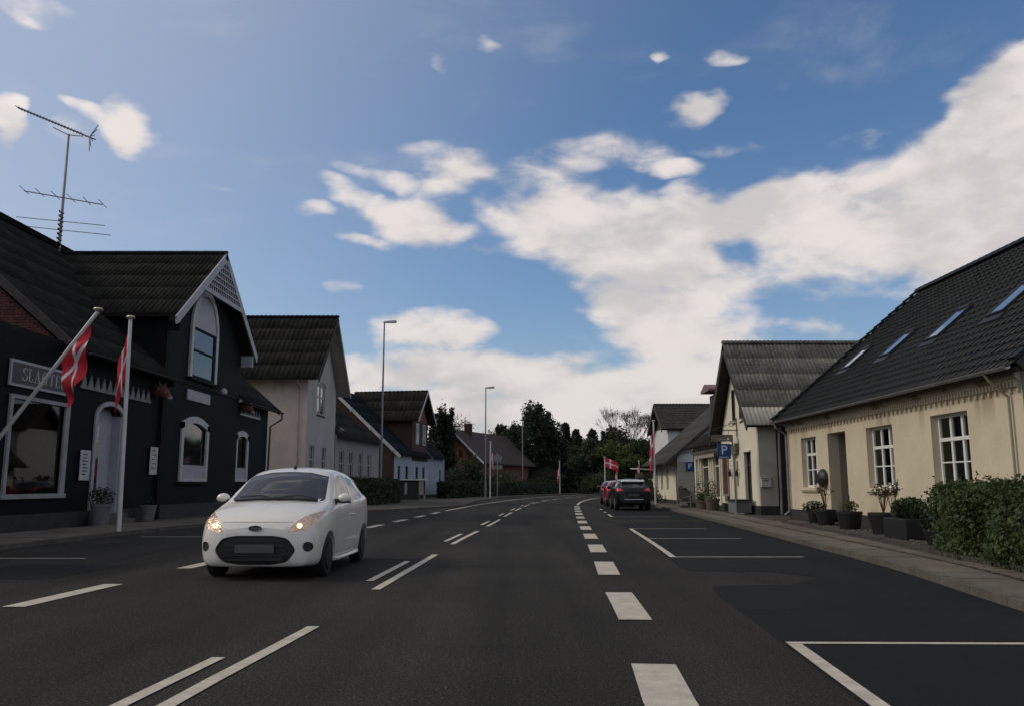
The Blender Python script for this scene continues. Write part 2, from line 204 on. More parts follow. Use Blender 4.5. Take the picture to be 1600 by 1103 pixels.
# ------------------------------------------------------------------ helpers
class MB:
    def __init__(s): s.v = []; s.f = []; s.mi = []; s.cur = 0
    def add(s, vs, fs):
        n = len(s.v); s.v += [tuple(v) for v in vs]; s.f += [tuple(i+n for i in f) for f in fs]; s.mi += [s.cur]*len(fs); return s
    def hexa(s, c): return s.add(c, [(0, 3, 2, 1), (4, 5, 6, 7), (0, 1, 5, 4), (1, 2, 6, 5), (2, 3, 7, 6), (3, 0, 4, 7)])
    def box(s, x0, x1, y0, y1, z0, z1): return s.hexa([(x0, y0, z0), (x1, y0, z0), (x1, y1, z0), (x0, y1, z0), (x0, y0, z1), (x1, y0, z1), (x1, y1, z1), (x0, y1, z1)])
    def pbox(s, P, a0, a1, d0, d1, z0, z1): return s.hexa([P(a0, d0, z0), P(a1, d0, z0), P(a1, d1, z0), P(a0, d1, z0), P(a0, d0, z1), P(a1, d0, z1), P(a1, d1, z1), P(a0, d1, z1)])
    def prism(s, A, B):
        n = len(A); return s.add(list(A)+list(B), [tuple(range(n))[::-1], tuple(range(n, 2*n))]+[(i, (i+1) % n, n+(i+1) % n, n+i) for i in range(n)])
    def tube(s, pts, r, n=8, r2=None, cap=True):
        pts = [Vector(p) for p in pts]; rings = []; m = len(pts); up = None
        for i, p in enumerate(pts):
            t = (pts[min(i+1, m-1)]-pts[max(i-1, 0)]).normalized()
            if up is None: up = t.orthogonal().normalized()
            up = (up-t*up.dot(t)).normalized() if (up-t*up.dot(t)).length > 1e-4 else t.orthogonal().normalized()
            b = t.cross(up); rr = r if not isinstance(r, (list, tuple)) else r[i]
            if r2 is not None: rr = r+(r2-r)*i/(m-1)
            rings += [p+(up*math.cos(2*PI*k/n)+b*math.sin(2*PI*k/n))*rr for k in range(n)]
        fs = [(i*n+k, i*n+(k+1) % n, (i+1)*n+(k+1) % n, (i+1)*n+k) for i in range(m-1) for k in range(n)]
        if cap: fs += [tuple(range(n))[::-1], tuple(range((m-1)*n, m*n))]
        return s.add(rings, fs)
    def lathe(s, prof, c=(0, 0, 0), n=16, ax='z'):
        vs = []
        for r, h in prof:
            for k in range(n):
                a = 2*PI*k/n; p = (r*math.cos(a), r*math.sin(a), h)
                if ax == 'x': p = (p[2], p[0], p[1])
                if ax == 'y': p = (p[0], p[2], p[1])
                vs.append((p[0]+c[0], p[1]+c[1], p[2]+c[2]))
        m = len(prof)
        return s.add(vs, [(i*n+k, i*n+(k+1) % n, (i+1)*n+(k+1) % n, (i+1)*n+k) for i in range(m-1) for k in range(n)]+[tuple(range(n))[::-1], tuple(range((m-1)*n, m*n))])
    def ball(s, c, r, sc=(1, 1, 1), n=10):
        prof = [(max(1e-3, math.sin(PI*i/n)), -math.cos(PI*i/n)) for i in range(n+1)]; vs = []; k0 = 14
        for q, h in prof:
            for k in range(k0): a = 2*PI*k/k0; vs.append((c[0]+r*sc[0]*q*math.cos(a), c[1]+r*sc[1]*q*math.sin(a), c[2]+r*sc[2]*h))
        return s.add(vs, [(i*k0+k, i*k0+(k+1) % k0, (i+1)*k0+(k+1) % k0, (i+1)*k0+k) for i in range(n) for k in range(k0)])
    def mesh(s, name, mats, off=(0, 0, 0), smooth=False):
        me = bpy.data.meshes.new(name); o = Vector(off)
        me.from_pydata([tuple(Vector(v)-o) for v in s.v], [], s.f)
        for m in (mats if isinstance(mats, (list, tuple)) else [mats]): me.materials.append(MT[m] if isinstance(m, str) else m)
        if s.cur or any(s.mi):
            me.polygons.foreach_set('material_index', s.mi)
        bm = bmesh.new(); bm.from_mesh(me); bmesh.ops.recalc_face_normals(bm, faces=bm.faces); bm.to_mesh(me); bm.free()
        if smooth: me.polygons.foreach_set('use_smooth', [True]*len(me.polygons)); 
        me.update(); return me
    def build(s, name, mats, parent=None, smooth=False, bevel=0, kind=None, label=None, loc=None):
        if loc is None: loc = Vector((0, 0, 0)) if parent is None else rootloc(parent)
        o = bpy.data.objects.new(name, s.mesh(name, mats, loc, smooth)); COL.objects.link(o)
        if parent is not None: o.parent = parent
        else: o.location = loc
        if bevel:
            md = o.modifiers.new('bevel', 'BEVEL'); md.width = bevel; md.segments = 2; md.limit_method = 'ANGLE'; md.angle_limit = R(40)
        if kind: o['kind'] = kind
        if label: o['label'] = label
        return o
def rootloc(o):
    while o.parent is not None: o = o.parent
    return Vector(o.location) if o.type == 'EMPTY' else Vector((0, 0, 0))
def empty(name, label, cat, loc, group=None, rot=0):
    o = bpy.data.objects.new(name, None); COL.objects.link(o); o.location = loc; o.rotation_euler = (0, 0, rot); o.empty_display_size = .3
    o['label'] = label; o['category'] = cat
    if group: o['group'] = group
    return o
def tag(o, label, cat, group=None):
    o['label'] = label; o['category'] = cat
    if group: o['group'] = group
    return o
def struct(o): o['kind'] = 'structure'; return o
def inst(name, me, parent, M):
    o = bpy.data.objects.new(name, me); COL.objects.link(o)
    if parent is not None:
        o.parent = parent; l = rootloc(parent); o.matrix_local = Matrix.Translation(-l) @ M
    else: o.matrix_local = M
    return o
def copy_tree(o, parent=None, cut=99):
    c = o.copy(); COL.objects.link(c)
    if parent is not None: c.parent = parent
    for ch in list(o.children): copy_tree(ch, c)
    return c
def plane(o, t, n):      # facade frame: o = (x,y) origin, t along, n outward
    o = Vector((o[0], o[1])); t = Vector(t).normalized(); n = Vector(n).normalized()
    def P(s, d, z): q = o+t*s+n*d; return Vector((q.x, q.y, z))
    return P
def wall(P, s0, s1, z0, z1, holes, th, m, parent, name='wall', label=None):
    ss = sorted({s0, s1, *[h[0] for h in holes], *[h[1] for h in holes]}); zs = sorted({z0, z1, *[h[2] for h in holes], *[h[3] for h in holes]})
    ss = [q for q in ss if s0 <= q <= s1]; zs = [q for q in zs if z0 <= q <= z1]; b = MB()
    solid = lambda i, j: 0 <= i < len(ss)-1 and 0 <= j < len(zs)-1 and not any(h[0]-1e-6 <= ss[i] and ss[i+1] <= h[1]+1e-6 and h[2]-1e-6 <= zs[j] and zs[j+1] <= h[3]+1e-6 for h in holes)
    for i in range(len(ss)-1):
        for j in range(len(zs)-1):
            if not solid(i, j): continue
            a, c, e, f = ss[i], ss[i+1], zs[j], zs[j+1]
            q = [P(a, 0, e), P(c, 0, e), P(c, -th, e), P(a, -th, e), P(a, 0, f), P(c, 0, f), P(c, -th, f), P(a, -th, f)]
            fs = [(0, 1, 5, 4), (2, 3, 7, 6)]
            if not solid(i, j-1): fs.append((0, 3, 2, 1))
            if not solid(i, j+1): fs.append((4, 5, 6, 7))
            if not solid(i-1, j): fs.append((3, 0, 4, 7))
            if not solid(i+1, j): fs.append((1, 2, 6, 5))
            b.add(q, fs)
    o = b.build(name, m, parent, label=label); bm = bmesh.new(); bm.from_mesh(o.data); bmesh.ops.remove_doubles(bm, verts=bm.verts, dist=1e-4)
    bmesh.ops.recalc_face_normals(bm, faces=bm.faces); bm.to_mesh(o.data); bm.free(); return o
def gable(P, s0, s1, z0, sa, za, th, m, parent, name='gable_wall'):
    pts = [(s0, z0), (s1, z0), (sa, za)]
    return MB().prism([P(s, 0, z) for s, z in pts], [P(s, -th, z) for s, z in pts]).build(name, m, parent)
def window(P, s0, s1, z0, z1, parent, d=-.1, cols=2, rows=(1,), fw=.06, fm='winwhite', gm='glass', bw=.035, trans=None, sill=None, label=None):
    """casement frame, each pane a sub-part; rows = relative heights from the top down; trans = index of row above the thick transom"""
    b = MB(); t = .06
    b.pbox(P, s0, s0+fw, d-t, d, z0, z1).pbox(P, s1-fw, s1, d-t, d, z0, z1).pbox(P, s0+fw, s1-fw, d-t, d, z1-fw, z1).pbox(P, s0+fw, s1-fw, d-t, d, z0, z0+fw)
    iw = s1-s0-2*fw; ih = z1-z0-2*fw; tot = sum(rows); zc = z1-fw; panes = []
    zcuts = []
    for i, r in enumerate(rows):
        hh = ih*r/tot; za = zc-hh; zcuts.append((zc, za)); zc = za
        if i < len(rows)-1:
            w = bw*1.6 if trans == i else bw*.6
            b.pbox(P, s0+fw, s1-fw, d-t+.004, d+(.012 if trans == i else -.008), za-w/2, za+w/2)
    for c in range(1, cols):
        sc = s0+fw+iw*c/cols; b.pbox(P, sc-bw*.8, sc+bw*.8, d-t+.008, d-.003, z0+fw, z1-fw)
    o = b.build('window', fm, parent, label=label)
    for c in range(cols):
        for (ta, tb) in zcuts:
            a = s0+fw+iw*c/cols; e = s0+fw+iw*(c+1)/cols
            k = random.uniform(-.006, .006); g = MB(); q = [P(a, d-.04+k, tb), P(e, d-.04-k, tb), P(e, d-.04-k, ta), P(a, d-.04+k, ta)]
            g.prism(q, [v+(P(0, -.006, 0)-P(0, 0, 0)) for v in q]).build('pane', gm, o)
    if sill:
        MB().pbox(P, s0-.06, s1+.06, -.02+d*0, .07, z0-.09, z0-.003).build('sill', sill, o)
    return o
def sheetmesh(name, su, sv, pitch, amp, m, k=4, th=.012):
    n = max(2, int(round(su/pitch)))*k; b = MB(); vs = []
    for j in (0, 1):
        for i in range(n+1):
            h = amp*math.sin(2*PI*i/k)*.5; vs.append((su*i/n, sv*j*1.06, h+(.005*(1-j))))
    m2 = len(vs); vs += [(v[0], v[1], v[2]-th) for v in vs]
    fs = [(i, i+1, n+2+i, n+1+i) for i in range(n)]+[(m2+i, m2+n+1+i, m2+n+2+i, m2+i+1) for i in range(n)]+[(i, m2+i, m2+i+1, i+1) for i in range(n)]
    b.add(vs, fs); return b.mesh(name, m, smooth=True)
def roof_sheets(O, u, v, Lu, Lv, parent, m, su=1.05, sv=1.2, pitch=.177, amp=.05, piece='roof_sheet', name='roof', underm='blackbrown', keep=None, m_first=None, th=.1):
    """sloping roof: a deck (part) carrying corrugated sheets (each a sub-part sharing one mesh)"""
    O = Vector(O); u = Vector(u).normalized(); v = Vector(v).normalized(); w = u.cross(v)
    if w.z < 0: w = -w
    Mx = Matrix(((u.x, v.x, w.x, O.x), (u.y, v.y, w.y, O.y), (u.z, v.z, w.z, O.z), (0, 0, 0, 1)))
    q = [O, O+u*Lu, O+u*Lu+v*Lv, O+v*Lv]
    deck = MB().prism([p-w*.03 for p in q], [p-w*(th+.03) for p in q]).build(name, underm, parent)
    nu = max(1, round(Lu/su)); nv = max(1, round(Lv/sv)); su = Lu/nu; sv = Lv/nv
    me = sheetmesh(piece, su, sv, pitch, amp, m); me2 = sheetmesh(piece, su, sv, pitch, amp, m_first) if m_first else me
    for i in range(nu):
        for j in range(nv):
            M = Mx @ Matrix.Translation((i*su, j*sv, random.uniform(0, .006)))
            o = inst(piece, me2 if j == 0 else me, deck, M)
    return deck
def ridge_cap(a, b, parent, m, r=.12, seg=.9):
    a = Vector(a); b = Vector(b); n = max(1, round((b-a).length/seg)); me = None
    ax = (b-a).normalized(); L = (b-a).length/n
    side = ax.cross(Vector((0, 0, 1))).normalized(); up = side.cross(ax)
    k = MB(); prof = [(r*math.cos(t), r*math.sin(t)) for t in [PI*i/6 for i in range(7)]]
    A = [(0, p*1.06, q*1.06) for p, q in prof]; B = [(L*1.05, p, q) for p, q in prof]
    k.prism(A, B); me = k.mesh('ridge_tile', m, smooth=False)
    for i in range(n):
        o = a+ax*(L*i)
        inst('ridge_tile', me, parent, Matrix(((ax.x, side.x, up.x, o.x), (ax.y, side.y, up.y, o.y), (ax.z, side.z, up.z, o.z-.04), (0, 0, 0, 1))))
def verge(a, b, parent, m, h=.26, t=.05, name='bargeboard', n=(1, 0, 0), drop=.0):
    a = Vector(a); b = Vector(b); d = (b-a).normalized(); nn = Vector(n).normalized(); up = nn.cross(d).normalized()
    if up.z < 0: up = -up
    q = [a-up*h, b-up*h, b, a]
    return MB().prism([p+nn*t/2 for p in q], [p-nn*t/2 for p in q]).build(name, m, parent)
def gutter(a, b, parent, m='zinc', r=.065):
    a = Vector(a); b = Vector(b); ax = (b-a).normalized(); side = ax.cross(Vector((0, 0, 1))).normalized(); k = MB(); out = []
    pr = [(r*math.cos(t), -r*math.sin(t)) for t in [PI*i/8 for i in range(9)]]+[((r-.01)*math.cos(t), -(r-.01)*math.sin(t)) for t in [PI*i/8 for i in range(8, -1, -1)]]
    k.prism([a+side*p+Vector((0, 0, q)) for p, q in pr], [b+side*p+Vector((0, 0, q)) for p, q in pr]); return k.build('gutter', m, parent)
def text_mesh(body, size, extrude=.004, shear=0, align='CENTER'):
    c = bpy.data.curves.new('t', 'FONT'); c.body = body; c.size = size; c.extrude = extrude; c.shear = shear; c.align_x = align; c.align_y = 'CENTER'
    o = bpy.data.objects.new('t', c); COL.objects.link(o); dg = bpy.context.evaluated_depsgraph_get()
    me = bpy.data.meshes.new_from_object(o.evaluated_get(dg)); bpy.data.objects.remove(o); return me
def lettering(name, me, m, parent, M):
    me.materials.clear(); me.materials.append(MT[m]); return inst(name, me, parent, M)
def spline(pts, smooth=True):
    pts = sorted(pts, key=lambda p: p[1]); ys = np.array([p[1] for p in pts], float); xs = np.array([p[0] for p in pts], float)
    d = np.diff(xs)/np.diff(ys); m = np.concatenate([[d[0]], (d[:-1]*np.diff(ys)[1:]+d[1:]*np.diff(ys)[:-1])/(np.diff(ys)[1:]+np.diff(ys)[:-1]), [d[-1]]])
    def f(y):
        if y <= ys[0]: return xs[0]+m[0]*(y-ys[0])
        if y >= ys[-1]: return xs[-1]+m[-1]*(y-ys[-1])
        i = int(np.searchsorted(ys, y)-1); i = max(0, i); h = ys[i+1]-ys[i]; t = (y-ys[i])/h
        return float((2*t**3-3*t*t+1)*xs[i]+(t**3-2*t*t+t)*h*m[i]+(-2*t**3+3*t*t)*xs[i+1]+(t**3-t*t)*h*m[i+1])
    return f

# ------------------------------------------------------------------ ground, road, pavements
Rl = spline([(.45, -20), (.75, 0), (.93, 5.3), (1.15, 8), (1.27, 10.5), (1.5, 14), (1.86, 19.8), (2.4, 29), (3.06, 39), (3.91, 50.7), (5.35, 64.3), (8.73, 83.5), (17, 110), (36, 150), (64, 200)])
Cl = spline([(-2.5, -20), (-2.15, 0), (-1.97, 5.1), (-1.76, 7.8), (-1.66, 10), (-1.4, 15.2), (-1.27, 18.1), (-.95, 23), (-.7, 26.6), (0, 38.9), (2.0, 62), (5.4, 82), (13.2, 110), (31, 150), (58, 200)])
Ll = spline([(-5.6, -20), (-5.35, 0), (-5.15, 9), (-4.95, 13), (-4.2, 25.8), (-3.82, 31.6), (-3.16, 41.8), (-1.4, 60), (2.1, 82), (9.4, 110), (26.5, 150), (52, 200)])
KR = spline([(4.0, -20), (4.4, 0), (5.11, 8.6), (5.71, 12.7), (6.15, 18.1), (7.16, 31.6), (8.09, 46.5), (9.2, 60), (13.0, 83), (21.5, 110), (41, 150), (70, 200)])
KL = spline([(-9.9, -20), (-9.85, 0), (-9.8, 20), (-9.45, 25), (-8.2, 32), (-6.9, 38.5), (-5.2, 42), (-4.1, 45), (-2.6, 65), (.3, 88), (6.2, 108), (22, 150), (47, 200)])
def strip(fa, fb, y0, y1, z, name, m, step=1.0, parent=None, kind='structure', z0=None):
    n = max(1, int((y1-y0)/step)); b = MB(); vs = []
    for i in range(n+1):
        y = y0+(y1-y0)*i/n; vs += [(fa(y), y, z), (fb(y), y, z)]
    fs = [(2*i, 2*i+1, 2*i+3, 2*i+2) for i in range(n)]
    b.add(vs, fs)
    if z0 is not None:
        m2 = len(vs); b2 = [(v[0], v[1], z0) for v in vs]; b.v += b2
        for i in range(n): b.f += [(2*i, 2*i+2, m2+2*i+2, m2+2*i), (2*i+1, m2+2*i+1, m2+2*i+3, 2*i+3)]; b.mi += [0, 0]
    o = b.build(name, m, parent)
    if kind: o['kind'] = kind
    return o
gm = MB(); NG = 60
gm.add([(-700+1400*i/NG, -250+1400*j/NG, -.03) for j in range(NG+1) for i in range(NG+1)], [(j*(NG+1)+i, j*(NG+1)+i+1, (j+1)*(NG+1)+i+1, (j+1)*(NG+1)+i) for j in range(NG) for i in range(NG)])
ground = gm.build('ground', 'grass'); struct(ground)
# wooded rise behind the village
hv = []; hx = 48; hy = 14
for j in range(hy+1):
    for i in range(hx+1):
        x = -260+520*i/hx; y = 205+200*j/hy; e = min(1, j/3)*(1 if 0 < i < hx else 0)
        hv.append((x, y, -.2+e*(3.5+2.5*mn.noise(Vector((x*.012, y*.012, 1))))))
struct(MB().add(hv, [(j*(hx+1)+i, j*(hx+1)+i+1, (j+1)*(hx+1)+i+1, (j+1)*(hx+1)+i) for j in range(hy) for i in range(hx)]).build('hill', 'grass', smooth=True))
road = strip(lambda y: KL(y)-.05, lambda y: KR(y)+.05, -20, 200, 0, 'road', 'asphalt')
# newer darker asphalt in the parking bays on the right, with the paler notch between
bayl = spline([(1.9, -20), (2.1, 5), (2.25, 7), (2.5, 10.7), (2.66, 13), (2.82, 15), (3.4, 24.3), (3.95, 33.5), (4.6, 44), (5.0, 50)])
def decal(poly, z, name, m, label=None):
    o = MB().add([(x, y, z) for x, y in poly], [tuple(range(len(poly)))]).build(name, m, road)
    if label: o['label'] = label
    return o
ys = [-19+i for i in range(30)]
decal([(bayl(y)-.08, y) for y in range(-18, 11)]+[(bayl(10.7), 10.72), (3.6, 10.9), (4.15, 11.7), (3.72, 12.5), (2.62, 12.6)]+[(bayl(y)-.1, y) for y in range(13, 29)]+[(4.7, 28.7), (5.2, 29.2), (6.9, 29.6)]+[(KR(y)-.02, y) for y in range(29, -19, -1)], .004, 'dark_asphalt_patch', 'asphalt_new')
decal([(bayl(y)-.1, y) for y in range(31, 49)]+[(KR(y)-.02, y) for y in range(48, 30, -1)], .004, 'dark_asphalt_patch', 'asphalt_new')
def mark(f, y0, y1, w, name='painted_line', z=.008, off=0):
    n = max(2, int((y1-y0)/1.0)); pts = []
    for i in range(n+1):
        y = y0+(y1-y0)*i/n; s = (f(y+.1)-f(y-.1))/.2; c = 1/math.sqrt(1+s*s); x = f(y)+off
        pts.append((x-w/2*c, y+w/2*s*c, x+w/2*c, y-w/2*s*c))
    b = MB(); b.add([q for p in pts for q in ((p[0], p[1], z), (p[2], p[3], z))], [(2*i, 2*i+1, 2*i+3, 2*i+2) for i in range(n)])
    return b.build(name, 'paint', road)
y = 4.12
while y < 51: mark(Rl, y, y+2.0, .31, 'painted_dash'); y += 3.95
mark(Rl, 52.5, 150, .16)
for i in range(-1, 12):
    y0 = 2.6+7.75*i; mark(Cl, y0, y0+5.1, .11); mark(Cl, y0+.9, y0+3.75, .10, off=-.27)
y = -7.1+.0
while y < 40: mark(Ll, y, y+2.0, .24, 'painted_dash'); y += 4.0
mark(Ll, 41, 150, .16)
mark(bayl, 2.2, 6.87, .11); mark(bayl, 14.95, 24.4, .11); mark(bayl, 33.5, 36.5, .10); mark(bayl, 38.5, 39.8, .1); mark(bayl, 42.5, 44.5, .1)
def seam(pts, w, name='sealed_crack'):
    b = MB(); vs = []
    for i, (x, y) in enumerate(pts):
        a = pts[max(0, i-1)]; c = pts[min(len(pts)-1, i+1)]; t = Vector((c[0]-a[0], c[1]-a[1])).normalized(); ww = w*random.uniform(.6, 1.3); vs += [(x-t.y*ww, y+t.x*ww, .0045), (x+t.y*ww, y-t.x*ww, .0045)]
    b.add(vs, [(2*i, 2*i+1, 2*i+3, 2*i+2) for i in range(len(pts)-1)]); b.build(name, 'bitumen', road)
def wig(x0, y0, x1, y1, n, a): 
    o = []; e = 0
    for i in range(n+1):
        e = e*.7+random.uniform(-a, a); f = i/n; o.append((x0+(x1-x0)*f+e*(y1-y0 != 0)*.7, y0+(y1-y0)*f+e*(abs(x1-x0) > abs(y1-y0))))
    return o
rs_ = random.getstate(); random.seed(31)
for q in ((-1.6, 13.4, 1.3, 13.1), (-4.6, 17.5, -1.6, 17.2), (-1.5, 23.5, 1.9, 23.8), (2.0, 8.6, 5.0, 8.9), (-9, 16.5, -5.6, 16.9)): seam(wig(*q, 22, .05), .006)
seam(wig(-7.2, 11.5, -6.6, 16.0, 20, .06), .006)
decal([(-7.9, 11.6), (-6.2, 11.5), (-6.1, 13.4), (-7.8, 13.6)], .0042, 'repair_patch', 'asphalt_new'); decal([(-.9, 27.0), (.6, 27.1), (.7, 29.6), (-.8, 29.5)], .0042, 'repair_patch', 'asphalt_new')
random.setstate(rs_)
def cross(y, x0, x1, w=.09, z=.0085, tilt=0):
    MB().add([(x0, y, z), (x1, y+tilt, z), (x1, y+w+tilt, z), (x0, y+w, z)], [(0, 1, 2, 3)]).build('bay_line', 'paint', road)
cross(6.88, 2.19, 4.72, .075, tilt=-.05); cross(14.88, 2.76, 5.1, .08); cross(20.0, 3.2, 5.4, .08); cross(24.4, 3.4, 5.6, .08); cross(33.4, 3.9, 6.2, .09); cross(20.6, -9.0, -7.3, .08); cross(14.6, -9.3, -7.3, .08); cross(27.2, -8.0, -6.4, .09)

def kerbline(f, y0, y1, name, side, h=.10, L=1.0):
    root = MB().add([], []); o = strip(lambda y: f(y)+side*.02, lambda y: f(y)+side*.16, y0, y1, h-.03, name, 'joint', z0=-.02)
    me = MB().box(0, .14, .006, L-.006, -.02, h).mesh('kerbstone', 'kerb')
    y = y0
    while y < min(y1, 62):
        x = f(y); s = (f(y+L)-x); a = math.atan2(s, L); yl = L*math.cos(a)
        xx = x if side > 0 else x-.14
        inst('kerbstone', me, o, Matrix.Translation((xx, y, random.uniform(-.004, .006))) @ Matrix.Rotation(-a, 4, 'Z')); y += yl
    return o
kerbline(KR, 2, 150, 'kerb_right', 1); kerbline(KL, 8, 150, 'kerb_left', -1)
WR = spline([(6.0, -20), (6.3, 5), (6.84, 11.4), (7.08, 14.3), (7.5, 17.2), (8.2, 24.3), (8.7, 28.5), (9.9, 31.5), (10.3, 36), (10.4, 46), (11.2, 60), (15, 83), (23.5, 110), (43, 150)])
pv = strip(lambda y: KR(y)+.15, lambda y: max(WR(y)+.1, KR(y)+1.2)+(2.2 if y > 29 else 0), -20, 150, .065, 'pavement_right', 'joint', z0=-.02)
me1 = MB().box(-.30, .30, .006, .794, -.03, .03); slabA = me1.mesh('paving_slab', 'slab'); slabB = me1.mesh('paving_slab', 'slab2')
def slabs(f, offs, y0, y1, parent, wid, L=.8):
    y = y0
    while y < y1:
        a = math.atan2(f(y+L)-f(y), L)
        for k, o in enumerate(offs):
            M = Matrix.Translation((f(y)+o, y, .062+random.uniform(-.003, .003))) @ Matrix.Rotation(-a, 4, 'Z') @ Matrix.Rotation(random.uniform(-.006, .006), 4, 'X') @ Matrix.Diagonal((wid/.6, 1, 1, 1))
            inst('paving_slab', random.choice((slabA, slabA, slabB)), parent, M)
        y += L*math.cos(a)
slabs(KR, (.15+.35, .15+1.20), 2, 60, pv, .66)
# sett line between slab rows, one joined part
b = MB(); y = 4
while y < 62:
    for k in (0,):
        x = KR(y)+.93+k*.1; j = random.uniform(-.01, .01); b.box(x-.055+j, x+.05+j, y+.006, y+.10, 0, .083+random.uniform(-.004, .006))
    y += .106
o = b.build('granite_setts', 'sett', pv); o['kind'] = 'stuff'
pvl = strip(lambda y: KL(y)-.15, lambda y: (-12.6 if y < 50 else KL(y)-3.2), -20, 150, .065, 'pavement_left', 'joint', z0=-.02)
slabs(KL, (-.55, -1.37, -2.19), 10, 42, pvl, .78, .82)
strip(lambda y: -12.6, lambda y: -9, 49, 64, .03, 'forecourt', 'asphalt_pale') if False else None
# planting bed in front of the yellow house
bed = MB(); bp = [(WR(y)+.12, y) for y in np.arange(7, 26.6, .8)]+[(9.72, 26.4), (9.72, 7)]
bed.prism([(x, y, -.02) for x, y in bp], [(x, y, .09) for x, y in bp]); bed = bed.build('planting_bed', 'soil'); struct(bed)
me = MB().box(-.05, .05, .01, .49, 0, .16).mesh('edging_stone', 'sett'); y = 8
while y < 26.4:
    a = math.atan2(WR(y+.5)-WR(y), .5); inst('edging_stone', me, bed, Matrix.Translation((WR(y)+.06, y, random.uniform(0, .01))) @ Matrix.Rotation(-a, 4, 'Z')); y += .5*math.cos(a)
b = MB()
for i in range(900):
    y = random.uniform(8, 26.3); x = random.uniform(WR(y)+.15, 9.68); r = random.uniform(.012, .035); b.lathe([(r*.6, -r*.5), (r, 0), (r*.5, r*.6)], (x, y, .095), 6)
o = b.build('pebbles', 'pebble', bed); o['kind'] = 'stuff'
yard = MB().box(8.95, 20, 26.6, 33.6, -.02, .05).build('yard_paving', 'slab2'); struct(yard)

# ------------------------------------------------------------------ butcher shop (left)
PL = plane((-12.5, 0), (0, 1), (1, 0))
bs = empty('butcher_shop', 'black painted shop with white trimmed windows and SLAGTER sign, nearest on the left', 'shop', (-18, 30, 0))
H1 = [(20.75, 23.2, 1.0, 3.42), (25.0, 26.75, .38, 3.6), (31.15, 33.95, 1.38, 3.75), (36.95, 39.0, 1.4, 3.6)]
wall(PL, 12, 29.6, 0, 5.1, H1[:2], .35, 'black', bs); wall(PL, 37.6, 42.6, 0, 5.0, H1[3:], .35, 'black', bs)
PG = plane((-12.38, 0), (0, 1), (1, 0))
wall(PG, 29.6, 37.6, 0, 7.35, [(31.15, 33.95, 1.38, 3.62)], .4, 'black', bs)
gable(PG, 29.6, 37.6, 7.35, 33.6, 10.6, .4, 'black', bs)
MB().box(-12.8, -12.385, 29.45, 29.6, 0, 7.3).box(-19.5, -12.8, 29.5, 29.65, 4.8, 7.3).build('side_wall', 'black', bs)
MB().box(-19.5, -12.8, 37.55, 37.7, 4.8, 7.3).build('side_wall', 'black', bs)
MB().box(-24, -12.52, 42.3, 42.6, 0, 5.0).build('side_wall', 'black', bs)
# plinth, pilaster lines
MB().pbox(PL, 12, 25.0, 0, .05, 0, .5).pbox(PL, 26.75, 29.6, 0, .05, 0, .5).pbox(PG, 29.6, 37.6, 0, .05, 0, .55).pbox(PL, 37.62, 42.6, 0, .05, 0, .5).build('plinth', 'plinth', bs)
MB().pbox(PG, 29.58, 37.62, 0, .04, 5.02, 5.2).build('string_course', 'black', bs)
MB().box(-25, -12.5, 12, 23.0, 5.1, 5.2).build('flat_roof', 'roofk', bs)
MB().box(-24.5, -12.4, 11.9, 12.1, 0, 5.15).build('side_wall', 'black', bs)
# brick end gable above the flat roof
bg = MB().prism([(-12.6, 23.0, 5.1), (-25.4, 23.0, 5.1), (-19, 23.0, 10.6)], [(-12.6, 23.3, 5.1), (-25.4, 23.3, 5.1), (-19, 23.3, 10.6)]).build('brick_gable', 'brickd', bs)
k = MB(); row = 0; z = 5.22
while z < 7.6:
    x = -19.2+(row % 2)*.12
    while x < -12.7 - (z-5.1)/.86 - .1:
        if x < -13: k.box(x, x+.228, 22.975+random.uniform(-.004, .003), 23.0, z, z+.06)
        x += .24
    z += .075; row += 1
o = k.build('bricks', 'brickpiece', bg); o['kind'] = 'stuff'
ks = .857
for ya, yb in ((22.9, 29.56), (37.66, 43.3)): roof_sheets((-12.0, ya, 4.98), (0, 1, 0), (-1, 0, ks), yb-ya, 7.0*math.hypot(1, ks), bs, 'roofk', su=1.05, sv=1.15, amp=.035)
roof_sheets((-14.62, 29.56, 7.225), (0, 1, 0), (-1, 0, ks), 8.1, 4.38*math.hypot(1, ks), bs, 'roofk', su=1.05, sv=1.15, amp=.035)
roof_sheets((-26.0, 22.9, 4.98), (0, 1, 0), (1, 0, ks), 20.4, 7.0*math.hypot(1, ks)-.02, bs, 'roofk', su=4, sv=4, amp=.03)
ridge_cap((-19, 22.9, 11.03), (-19, 43.3, 11.03), bs, 'roofk', .14)
verge((-12.0, 22.86, 5.0), (-19, 22.86, 11.0), bs, 'blackbrown', .22, n=(0, 1, 0)); MB().box(-14.7, -12.05, 29.44, 29.56, 4.7, 5.0).build('fascia', 'black', bs); verge((-12.0, 43.34, 5.0), (-19, 43.34, 11.0), bs, 'blackbrown', .22, n=(0, 1, 0))
